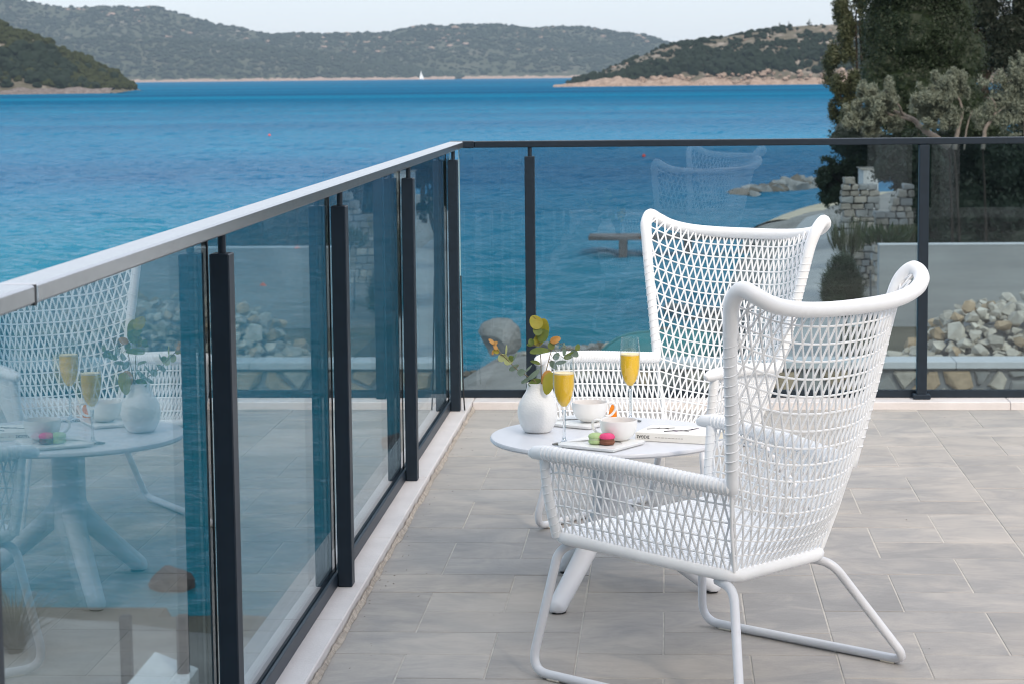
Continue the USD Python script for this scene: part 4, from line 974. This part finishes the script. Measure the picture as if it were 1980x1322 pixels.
for k in range(900):
    x = g.uniform(3.5, 9.2); y = 19.5+abs(g.normal())*0.8; s_ = g.uniform(0.08, 0.19); h = float(heap_h(x, y))
    if h < 0.10 and g.uniform() < 0.6: continue
    m = rock((s_*1.2, s_, s_*0.85), 3000+k, 11); m.apply_translation((x, y, -2.46+h-0.13)); ms.append(m)
struct('small_rubble', cat_(ms), 'rock_light', kind='stuff', label='smaller stones filling the gaps of the rock heap')
hc = grid_mesh(np.linspace(3.4, 10.4, 60), np.linspace(19.47, 23.4, 36), lambda X, Y: -2.46+heap_h(X, Y)-0.26)
struct('rubble_core', hc, 'mortar', kind='stuff', label='rubble filling the inside of the rock heap')

# board marked concrete wall behind the heap
cw = thing('concrete_wall', 'grey board marked concrete wall behind the heap of rocks', 'wall')
for k in range(5):
    x0 = 3.93+k*2.6; part(cw, 'panel', bx(x0, x0+2.594, 25.2, 25.45, -4.6, -1.265, 0.006), 'board_concrete')
part(cw, 'top_edge', bx(3.93, 16.9, 25.195, 25.455, -1.2645, -1.245, 0.004), 'cap_stone')
solo('metal_stake', tube([tuple(at(1684, 600, 33.5)), tuple(at(1683, 523, 33.5))], 0.016, 6), 'stake', 'thin dark metal stake standing before the concrete wall', 'stake')

# sloping concrete path running down to the shore behind the chairs
pp = np.array([at(1455, 660, 38), at(1640, 660, 38), at(1660, 585, 44), at(1640, 470, 58), at(1600, 440, 75), at(1535, 436, 80), at(1480, 520, 60), at(1440, 600, 46)])
Pm = []; 
Lf = [at(1440, 690, 36), at(1455, 600, 44), at(1490, 510, 58), at(1540, 440, 82), at(1560, 420, 96)]
Rg = [at(1660, 690, 36), at(1665, 590, 44), at(1650, 480, 58), at(1600, 425, 82), at(1592, 412, 96)]
A = smooth_path(Lf, 8); B_ = smooth_path(Rg, 8); n = len(A)
ramp = np.concatenate([A, B_, A-V(0, 0, 1.5), B_-V(0, 0, 1.5)]); f = []
for k in range(n-1):
    for (o1, o2) in ((0, n), (3*n, 2*n), (2*n, 0), (n, 3*n)):
        f += [(o1+k, o2+k, o2+k+1), (o1+k, o2+k+1, o1+k+1)]
f += [(0, 2*n, n), (n, 2*n, 3*n)]
struct('path', trimesh.Trimesh(ramp, np.array(f), process=False), 'concrete_light', label='pale concrete ramp running down to the cove')

# ruined dry stone walls left of the concrete wall
def stone_wall(label, x0, x1, y, z0, ztop, seed, cat='wall'):
    w_ = thing('stone_wall', label, cat); g = np.random.default_rng(seed)
    part(w_, 'rubble_core', bx(x0+0.05, x1-0.05, y+0.08, y+0.50, z0, z0+0.05+0.6*(ztop(x0)-z0)), 'mortar')
    z = z0
    while z < max(ztop(x0), ztop(x1)):
        h = g.uniform(0.09, 0.16); x = x0+g.uniform(-.08, .04)
        while x < x1:
            L = g.uniform(0.12, 0.27)
            if z+h*0.6 < ztop(x+L/2)+g.uniform(-.05, .05):
                m = bx(x+.008, min(x+L, x1+.08)-.008, y+g.uniform(-.03, .02), y+0.40, z+.006, z+h-.006, 0.018)
                v = np.array(m.vertices)+g.uniform(-.012, .012, np.array(m.vertices).shape); m = hull(v)
                part(w_, 'block', m, 'wall_block' if g.uniform() < .7 else 'rock_grey')
            x += L
        z += h
stone_wall('ruined pale stone wall beside the shrub, left of the concrete wall', at(1627, 400, 45)[0], at(1690, 400, 45)[0], 36.0, -2.9, lambda x: -0.80+0.10*math.sin(x*9), 5)
stone_wall('darker broken stone wall standing right behind the concrete wall end', at(1688, 400, 43)[0], at(1752, 400, 43)[0], 33.8, -2.6, lambda x: -1.00+0.25*math.sin(x*5), 6)
hb = at(1683, 370, 58)
wb = thing('white_hut', 'small white plastered hut half hidden by the trees', 'hut', (hb[0], hb[1], -2.6))
part(wb, 'wall', bx(-0.18, 0.20, 0, 1.6, 0, 1.42), 'white_plaster')
part(wb, 'roof_slab', bx(-0.23, 0.25, -0.02, 1.62, 1.421, 1.44), 'wall_block'); part(wb, 'opening', bx(0.02, 0.16, -0.012, 0.05, 0.75, 1.05), 'stake')

# jetty
j0, j1 = at(1139, 459, 95.3), at(1420, 456, 95.3)
jt = thing('jetty', 'grey concrete jetty deck on square piles over the shallow water', 'jetty')
zt = -5.38
part(jt, 'deck', bx(j0[0], j1[0]+1, j0[1]-0.9, j0[1]+0.9, zt-0.17, zt, 0.02), 'jetty_grey')
for k, u in enumerate((1205, 1330)):
    q = at(u, 476, 95.0); part(jt, 'pile', cat_([bx(q[0]-0.17, q[0]+0.17, q[1]-0.7, q[1]-0.35, ZS-2, zt-0.171, 0.03)]), 'jetty_grey'); part(jt, 'pile', cat_([bx(q[0]-0.17, q[0]+0.17, q[1]+0.3, q[1]+0.65, ZS-2, zt-0.171, 0.03)]), 'jetty_grey')

# spit of rocks off the cove
g = np.random.default_rng(31)
sp_ = thing('rock_spit', 'low dark rocky spit running out from the small sandy cove', 'rocks')
for k in range(46):
    t = g.uniform() ** 0.8; u = 1418+t*185; D = 139+t*12; q = at(u, 378, D); q[2] = ZS
    h = 0.25+0.75*math.sin(min(t*2.2, 1.57))*g.uniform(0.4, 1); L = g.uniform(0.8, 2.2)
    m = rock((L*1.3, L, h*2.0), 400+k, 14); m.apply_translation(q+V(0, g.normal()*1.4, 0.05)); part(sp_, 'boulder', m, 'rock_dark' if g.uniform() < .55 else 'rock_grey')

# boulder on the flat shore and the small rocks along the water
b = at(966, 662, 57.0); bz = -5.60
m = boulder((1.15, 0.95, 1.05), 8, 4, 0.30); m.apply_translation((b[0], b[1], bz+0.36)); solo('boulder', m, 'rock_grey', 'large pale grey boulder on the shore beside the railing post', 'boulder')
g = np.random.default_rng(41); pebbles = []
i = 0
for u0, u1, v0, v1, n in ((895, 1020, 672, 690, 10), (1036, 1290, 655, 678, 44), (1180, 1300, 640, 668, 22), (1290, 1480, 560, 650, 40)):
    for k in range(n):
        u, v_ = g.uniform(u0, u1), g.uniform(v0, v1); q = on_z(u, v_, -5.60); s = g.uniform(0.14, 0.55)*(1.5 if g.uniform() < .15 else 1)
        if u0 == 895 and 925 < u < 1006: continue
        m = rock((s*1.4, s*1.1, s*0.8), 500+i, 13); i += 1; z = float(shore_z(np.array([[q[0]]]), np.array([[q[1]]]))[0, 0])
        m.apply_translation((q[0], q[1], max(z, ZS)+s*0.18))
        if i > 44 and i % 5: pebbles.append(m); continue
        solo('rock', m, ('rock_grey', 'rock_light', 'rock_dark')[g.integers(3)], 'weathered grey rock lying along the near shoreline', 'rock', 'rocks along the near shoreline')
struct('shore_stones', cat_(pebbles), 'rock_grey', kind='stuff', label='grey stones strewn along the shoreline')
for (u, v_, D, sx, lab) in ((334, 1042, 33.8, 0.72, 'brown rock lying in the water, seen through the left panes'), (762, 826, 46.5, 0.62, 'dark rock in the water beyond the middle left pane')):
    q = at(u, v_, D); m = boulder((sx, sx*0.9, sx*0.8), int(u), 3, 0.35); m.apply_translation((q[0], q[1], ZS+0.05)); solo('rock', m, 'rock_brown', lab, 'rock')
# upturned rowing boat
q = on_z(1290, 668, -5.45)
rb = thing('rowing_boat', 'upturned teal rowing boat on the shore behind the far armchair', 'boat', (q[0], q[1]-1.5, -5.55), 0.25)
secs = []
for t in np.linspace(-1, 1, 15):
    w = 0.62*(1-abs(t)**2.4)+0.03; hgt = 0.52*(1-abs(t)**4)+0.06
    secs.append([(1.7*t, w*math.cos(a), 0.05+hgt*math.sin(a)) for a in np.linspace(0, np.pi, 11)])
S_ = np.array(secs); a_, c_ = S_.shape[:2]; i_, j_ = np.meshgrid(np.arange(a_-1), np.arange(c_-1), indexing='ij')
qd = np.stack([i_*c_+j_, (i_+1)*c_+j_, (i_+1)*c_+j_+1, i_*c_+j_+1], -1).reshape(-1, 4)
part(rb, 'hull', trimesh.Trimesh(S_.reshape(-1, 3), np.vstack([qd[:, [0, 1, 2]], qd[:, [0, 2, 3]]]), process=False), 'boat_hull', smooth=True)
part(rb, 'keel', tube([(1.72*t, 0, 0.12+0.52*(1-abs(t)**4)) for t in np.linspace(-1, 1, 15)], 0.03, 6), 'boat_hull')

# mooring buoys
def buoy(u, v_, d, label):
    q = on_z(u, v_, ZS); p_ = thing('mooring_buoy', label, 'buoy', (q[0], q[1], ZS))
    part(p_, 'float', lathe([(0, -d*0.4), (d*0.42, -d*0.25), (d*0.5, 0.02), (d*0.42, d*0.35), (d*0.2, d*0.6), (0, d*0.64)], 16), 'buoy_red', smooth=40)
    part(p_, 'ring', tube([(d*0.07*math.cos(a), 0, d*0.70+d*0.09*math.sin(a)) for a in np.linspace(0, 6.0, 12)], d*0.025, 5), 'buoy_red')
buoy(575, 489, 0.42, 'round red mooring buoy near the third railing post')
buoy(509, 557, 0.28, 'small red mooring buoy, nearest one, beyond the left panes')
buoy(1245, 303, 0.34, 'tiny red buoy just under the far handrail')
buoy(521, 263, 0.36, 'distant pink red buoy alone on the open water')

# seafront under the left panes: white slab lounger, posts, ornamental grass
q = on_z(316, 1322, -5.1)
lo = thing('sun_lounger', 'white lounger corner standing on the dark seafront ground', 'lounger', (q[0], q[1], -5.66))
z = 0.58
P0, P1, P2 = on_z(300, 1259, -5.08), on_z(384, 1291, -5.08), on_z(246, 1322, -5.08)
a1, a2 = P1-P0, (P2-P0)*2.2
top = np.array([P0, P1, P1+a2, P0+a2])-V(q[0], q[1], -5.66)
part(lo, 'cushion', hull(np.vstack([top, top-V(0, 0, 0.16)])), 'lounger_white')
cen = top.mean(0); inn = (top-cen)*0.9+cen
for k in range(4): part(lo, 'leg', bx(inn[k][0]-0.03, inn[k][0]+0.03, inn[k][1]-0.03, inn[k][1]+0.03, 0.0, cen[2]-0.161), 'lounger_white')
for u, lab in ((249, 'weathered wooden post standing left behind the white lounger'), (358, 'weathered wooden post standing right behind the white lounger')):
    q = on_z(u, 1400, -5.66); zt_ = at(u, 1182, float((q-CAM)@FW))[2]; solo('wooden_post', bx(q[0]-0.06, q[0]+0.06, q[1]-0.06, q[1]+0.06, -5.75, zt_, 0.012), 'wood_post', lab, 'post')
def grass_tuft(x, y, z, h, n, label, mat='grass_blade', seed=1, spread=0.5):
    g = np.random.default_rng(seed); vs, fs = [], []
    for k in range(n):
        a = g.uniform(0, 6.283); l = h*g.uniform(0.6, 1.05); o = spread*l*g.uniform(0.3, 1.1); d = V(math.cos(a), math.sin(a), 0); s_ = V(-d[1], d[0], 0)
        pts = [d*o*(t**1.7)+V(0, 0, l*(t-0.38*t**3*(o/l+0.2))) for t in np.linspace(0, 1, 6)]
        w = np.array([1, .95, .85, .65, .4, .05])*0.0065*h/0.9
        P = np.vstack([[p_-s_*w_, p_+s_*w_] for p_, w_ in zip(pts, w)]); b0 = len(vs)*12
        vs.append(P); fs += [(b0+2*i, b0+2*i+1, b0+2*i+3) for i in range(5)]+[(b0+2*i, b0+2*i+3, b0+2*i+2) for i in range(5)]
    t_ = thing('ornamental_grass', label, 'grass plant', (x, y, z)); part(t_, 'blades', trimesh.Trimesh(np.vstack(vs), np.array(fs), process=False), mat)
q = on_z(30, 1290, -5.66); grass_tuft(q[0], q[1], -5.72, 1.35, 260, 'dry ornamental grass on the seafront at lower left', seed=3, spread=0.8)

# ------------------------------------------------------------------ trees
def leaves(centers, n, size, seed, aspect=0.45, hang=0.0, keep=0.62, freq=1.3, shell=0.55, dirs=None):
    """leaf sized faces spread through a set of lobes (centre, radii)"""
    g = np.random.default_rng(seed); C = np.array([c for c, _ in centers]); R = np.array([r for _, r in centers])
    w = (R[:, 0]*R[:, 1]*R[:, 2]); w /= w.sum(); k = g.choice(len(C), n*2, p=w)
    d = g.normal(size=(n*2, 3)); d /= np.linalg.norm(d, axis=1, keepdims=True)
    rad = shell+(1-shell)*g.uniform(size=(n*2, 1))**0.5; rad *= 1+0.14*g.normal(size=(n*2, 1))
    P = C[k]+d*R[k]*rad
    nzv = meshkit.fbm(P*freq+seed, 3, seed); ok = nzv > np.quantile(nzv, 1-keep); P, d = P[ok][:n], d[ok][:n]; m = len(P)
    nrm = d+0.8*g.normal(size=(m, 3)); nrm /= np.linalg.norm(nrm, axis=1, keepdims=True)
    up = g.normal(size=(m, 3))+V(0, 0, hang)+(d*dirs if dirs else 0); up -= nrm*(up*nrm).sum(1, keepdims=True); up /= np.linalg.norm(up, axis=1, keepdims=True)
    s = np.cross(up, nrm); L = size*g.uniform(0.6, 1.3, (m, 1)); W = L*aspect
    v = np.stack([P-up*L*.5, P+s*W*.5, P+up*L*.5, P-s*W*.5], 1).reshape(-1, 3)
    i = np.arange(m)[:, None]*4
    return trimesh.Trimesh(v, np.vstack([i+V(0, 1, 2).astype(int), i+V(0, 2, 3).astype(int)]), process=False)

def limb(pts, r0, r1, seed=0, n=7):
    P = smooth_path(pts, 6); g = np.random.default_rng(seed); P[1:-1] += g.normal(size=P[1:-1].shape)*r0*0.12
    return tube(P, np.linspace(r0, r1, len(P)), n)

def lobes(spec, D, depth=1.0):
    """(u, v, ru, rv[, dD]) in the photograph's pixels at distance D -> lobes in metres"""
    out = []
    for s in spec:
        u, v_, ru, rv = s[:4]; dd = s[4] if len(s) > 4 else 0.0; k = (D+dd)/FPX
        out.append((at(u, v_, D+dd), V(ru*k, ru*k*depth, rv*k)))
    return out

GZ = -3.0
def tree(label, D, base_u, spec, n, size, mat, bark, seed, limbs=(), trunk_r=0.09, top=None, cat='tree', name='tree', core=0.0, sprays=0, **kw):
    L = lobes(spec, D)
    if sprays:                                                           # tufts round each bough, with gaps between them
        gg = np.random.default_rng(seed); L2 = []
        for c_, r_ in L:
            for _ in range(sprays):
                d = gg.normal(size=3); d /= np.linalg.norm(d); q = gg.uniform(0.20, 0.36); L2.append((c_+d*r_*gg.uniform(0.35, 1.0), r_*V(q, q, q*1.5)))
        L = L2
    b = at(base_u, 300, D); b[2] = GZ
    t = thing(name, label, cat, b)
    sh = lambda m: (m.apply_translation(-b), m)[1]
    tp = at(*(top or (base_u, spec[0][1])), D)
    part(t, 'trunk', sh(limb([b, (b*0.6+tp*0.4)+V(0.08, 0, 0), tp], trunk_r, trunk_r*0.25, seed)), 'bark_dark', smooth=True)
    for k, l in enumerate(limbs):
        part(t, 'limb', sh(limb([at(u, v_, D+dd) for u, v_, dd in l[0]], l[1], l[2], seed+k)), bark, smooth=True)
    part(t, 'crown', sh(leaves(L, n, size, seed, **kw)), mat)
    if core:                                                             # the packed twigs and inner leaves that close the crown's heart
        ms = []
        for k, (c_, r_) in enumerate(L):
            m = trimesh.creation.icosphere(3); v = np.array(m.vertices); v = v*(1+0.7*(meshkit.fbm(v*2.6+k+seed, 4, seed)-0.5))[:, None]*np.asarray(r_)*core; m.vertices = v+c_; ms.append(m)
        part(t, 'inner_foliage', sh(cat_(ms)), mat)
    return t

tree('loose grey green holm oak at the left edge of the tree group', 66, 1655,
     [(1645, 20, 36, 44), (1622, 95, 40, 50), (1632, 165, 48, 56), (1655, 60, 44, 60), (1628, 205, 36, 42), (1640, 240, 44, 40), (1668, -40, 40, 60), (1690, 150, 40, 60), (1690, -130, 60, 80)],
     52000, 0.095, 'leaf_oak', 'bark_dark', 51, limbs=[(((1655, 300, 0), (1640, 240, 0), (1622, 170, -.5)), 0.06, 0.015), (((1655, 260, 0), (1668, 150, 0), (1660, 40, 0)), 0.08, 0.02)], keep=0.9, freq=2.4, shell=0.2, sprays=10, core=0.3, name='holm_oak')
tree('tall dense dark green laurel filling the middle of the tree group', 58, 1770,
     [(1770, 60, 92, 90), (1720, 100, 52, 92), (1815, 80, 60, 90), (1770, -60, 110, 110), (1700, 150, 40, 60), (1760, 170, 72, 60), (1735, 215, 60, 45), (1700, 60, 34, 70), (1850, 30, 36, 70), (1772, -180, 110, 110), (1820, 150, 46, 50), (1862, 110, 46, 60), (1856, 185, 46, 56), (1885, 235, 56, 44)],
     90000, 0.075, 'leaf_cypress', 'bark_dark', 52, keep=0.95, freq=2.2, shell=0.80, aspect=0.6, core=0.86, name='laurel_tree')
tree('dark sparse pine with brownish needles at the right edge', 64, 1905,
     [(1900, 20, 55, 60), (1950, 60, 60, 60), (1990, 10, 60, 70), (1880, 95, 34, 45), (1935, 110, 50, 40), (1985, 120, 60, 40), (1930, -80, 110, 90), (2060, 50, 70, 80), (2040, -60, 80, 80), (1960, 200, 70, 50), (2050, 180, 70, 80)],
     45000, 0.15, 'leaf_pine', 'bark_dark', 53, limbs=[(((1905, 200, 0), (1893, 110, 0), (1885, 10, 0)), 0.16, 0.06), (((1900, 170, 0), (1925, 120, 0), (1960, 60, 0)), 0.08, 0.03), (((1893, 110, 0), (1875, 70, 0), (1862, 40, 0)), 0.05, 0.02), (((1960, 240, 0), (1965, 120, 0), (1975, 0, 0)), 0.10, 0.04)], keep=0.70, freq=1.8, shell=0.3, aspect=0.22, core=0.55, name='pine_tree')
# dense evergreen screen behind everything, below the rail
tree('dark evergreen hedge behind the garden seen through the far panes', 60, 1900,
     [(1850, 300, 60, 70), (1930, 320, 70, 80), (2020, 320, 80, 90), (1870, 400, 60, 70), (1950, 410, 70, 60), (2030, 420, 80, 70), (1760, 300, 50, 70), (1770, 400, 40, 80), (2110, 360, 80, 110), (1840, 470, 70, 40), (1950, 470, 80, 40), (2050, 250, 80, 60), (1700, 290, 40, 40), (1640, 270, 40, 36), (2200, 330, 90, 140), (2300, 330, 90, 140)],
     60000, 0.13, 'leaf_hedge', 'bark_dark', 54, keep=0.92, freq=2.0, shell=0.75, core=0.84, cat='hedge', name='evergreen_hedge', top=(1900, 330))
tree('dark bushy shrub overhanging the cove beside the ruined wall', 62, 1625,
     [(1618, 345, 36, 30), (1600, 325, 24, 22), (1650, 340, 30, 40), (1610, 380, 26, 22), (1640, 390, 30, 26), (1665, 310, 34, 40), (1590, 352, 14, 12)],
     20000, 0.10, 'leaf_shrub', 'bark_dark', 55, limbs=[(((1655, 420, 0), (1640, 370, 0), (1600, 330, 0)), 0.05, 0.015)], keep=0.62, freq=2.6, shell=0.3, cat='shrub', name='coastal_shrub', top=(1640, 340), trunk_r=0.08)

tree('dark leafy bay shrub between the ruined wall and the far post', 50, 1735,
     [(1764, 400, 24, 60), (1706, 325, 24, 28), (1752, 330, 34, 50), (1770, 300, 30, 50), (1728, 300, 30, 32), (1806, 330, 32, 60), (1802, 410, 34, 60)],
     16000, 0.10, 'leaf_hedge', 'bark_dark', 56, keep=0.8, freq=2.6, shell=0.4, core=0.7, cat='shrub', name='bay_shrub', top=(1735, 360), trunk_r=0.06)

# olive trees in front, silvery, with pale bare limbs
ol = dict(sprays=13, n=22000, size=0.085, mat='leaf_olive', bark='bark_pale', aspect=0.24, keep=0.72, freq=3.2, shell=0.15, dirs=1.2, hang=0.9, name='olive_tree')
tree('silvery olive tree leaning left towards the water, lowest of the olives', 41, 1835,
     [(1690, 205, 40, 34), (1668, 180, 22, 26), (1712, 190, 26, 30), (1728, 215, 28, 26), (1668, 235, 34, 26), (1705, 245, 40, 22), (1650, 215, 18, 20)],
     seed=61, limbs=[(((1835, 285, 0), (1800, 262, 0), (1765, 232, 0), (1728, 215, 0)), 0.075, 0.03), (((1765, 232, 0), (1720, 222, 0), (1690, 200, .2)), 0.035, 0.010), (((1745, 222, 0), (1735, 200, -.2), (1712, 178, -.2)), 0.025, 0.008)], top=(1835, 285), trunk_r=0.05, **ol)
tree('silvery olive tree in the middle with one upright pale limb', 40, 1850,
     [(1815, 185, 44, 34), (1845, 160, 24, 28), (1800, 165, 28, 26), (1790, 205, 32, 26), (1838, 215, 26, 34), (1806, 235, 36, 24), (1862, 190, 14, 34)],
     seed=62, limbs=[(((1846, 290, 0), (1852, 250, 0), (1860, 220, 0), (1856, 195, 0)), 0.045, 0.022), (((1856, 195, 0), (1845, 180, 0), (1830, 165, 0)), 0.022, 0.008), (((1864, 290, 0), (1870, 245, 0), (1880, 215, 0)), 0.02, 0.008)], top=(1846, 290), trunk_r=0.05, **ol)
tree('silvery olive tree at the right edge with forked pale limbs', 40, 1900,
     [(1935, 170, 40, 34), (1905, 195, 26, 36), (1968, 140, 26, 34), (1990, 185, 34, 40), (1945, 220, 44, 30), (1975, 240, 40, 24), (2030, 170, 40, 50), (1985, 110, 18, 22), (1900, 230, 22, 22), (2070, 220, 50, 50)],
     seed=63, limbs=[(((1900, 290, 0), (1905, 250, 0), (1924, 222, 0), (1920, 195, 0), (1908, 190, 0)), 0.042, 0.012), (((1922, 224, 0), (1945, 205, 0)), 0.018, 0.008), (((1985, 290, 0), (1978, 215, 0), (1965, 190, 0)), 0.03, 0.012)], top=(1900, 290), trunk_r=0.05, **ol)

# garden plants
def bush(label, u, v_, D, ru, rv, n, size, mat, seed, aspect=0.14, name='broom_shrub', cat='shrub'):
    b = at(u, v_, D); k = D/FPX; t = thing(name, label, cat, b)
    g = np.random.default_rng(seed); vs, fs = [], []
    for q in range(n):
        a = g.uniform(0, 6.283); e = g.uniform(0.05, 1.0); r_ = g.uniform(0.35, 1.0)
        e *= 0.55*ru/rv; d = V(math.cos(a)*e, math.sin(a)*e, 0.9); L = rv*k*2*r_*(0.75+0.4*meshkit.noise(V(a*2, e*3, seed), seed)); p0 = V(math.cos(a), math.sin(a), 0)*ru*k*0.75*g.uniform()**0.5
        tip = p0+d/np.linalg.norm(d)*L; s_ = np.cross(d, g.normal(size=3)); s_ /= np.linalg.norm(s_); w = size
        qq = g.uniform(0.05, 0.7); m0 = p0*(1-qq)+tip*qq
        vs.append([m0, (m0+tip)/2+s_*w, tip, (m0+tip)/2-s_*w]); b0 = q*4; fs += [(b0, b0+1, b0+2), (b0, b0+2, b0+3)]
    part(t, 'foliage', trimesh.Trimesh(np.array(vs).reshape(-1, 3), np.array(fs), process=False), mat)
    part(t, 'stem', cat_([tube([(0, 0, -0.3), V(g.normal()*.3, g.normal()*.3, 1.0)*rv*k], 0.012, 5) for _ in range(6)]), 'bark_dark')
tree('rounded dark green broom shrub left of the concrete wall', 36, 1628,
     [(1628, 545, 36, 40), (1612, 560, 26, 30), (1648, 560, 24, 34), (1630, 515, 24, 26), (1628, 585, 40, 26)],
     15000, 0.17, 'leaf_shrub', 'bark_dark', 71, aspect=0.055, keep=0.85, freq=3.0, shell=0.1, dirs=1.6, hang=1.1, cat='shrub', name='broom_shrub', top=(1628, 560), trunk_r=0.03)
bush('tall thin broom shrub growing before the ruined wall', 1640, 500, 40, 34, 46, 420, 0.008, 'leaf_oak', 72)
bush('spiky yucca like plant above the concrete wall', 1712, 478, 35, 44, 26, 150, 0.028, 'leaf_shrub', 73, name='yucca', cat='plant')
bush('grey green bush above the concrete wall beside the metal post', 1756, 478, 40, 26, 24, 1500, 0.014, 'leaf_oak', 74)

# dry leaf scraps and grit blown along the kerb and over the tiles
g = np.random.default_rng(88); ms = []
for k in range(150):
    near = g.uniform() < 0.6; x = 0.015+abs(g.normal())*0.05 if near else g.uniform(0.1, 2.6); y = g.uniform(-6.0, -0.05); r_ = g.uniform(0.0012, 0.0045)*(1 if near else 0.8)
    m = rock((r_*g.uniform(1, 2.6), r_*g.uniform(0.8, 1.4), r_*0.5), 9000+k, 8); m.apply_transform(trimesh.transformations.rotation_matrix(g.uniform(0, 6.28), (0, 0, 1))); m.apply_translation((x, y, 0.0012+r_*0.2)); ms.append(m)
struct('grit', cat_(ms), 'rock_dark', kind='stuff', label='specks of grit and leaf scraps on the terrace tiles')

# ------------------------------------------------------------------ the air
hz = trimesh.creation.box((26000, 22000, 1)); hv = np.array(hz.vertices)
hv[:, 2] = np.where(hv[:, 2] > 0, 420.0, ZS-5.0); hv[:, 1] += 500; hz.vertices = hv
HAZE = True
if HAZE: struct('haze', hz, 'air', kind='stuff', label='thin sea haze that pales the far hills')
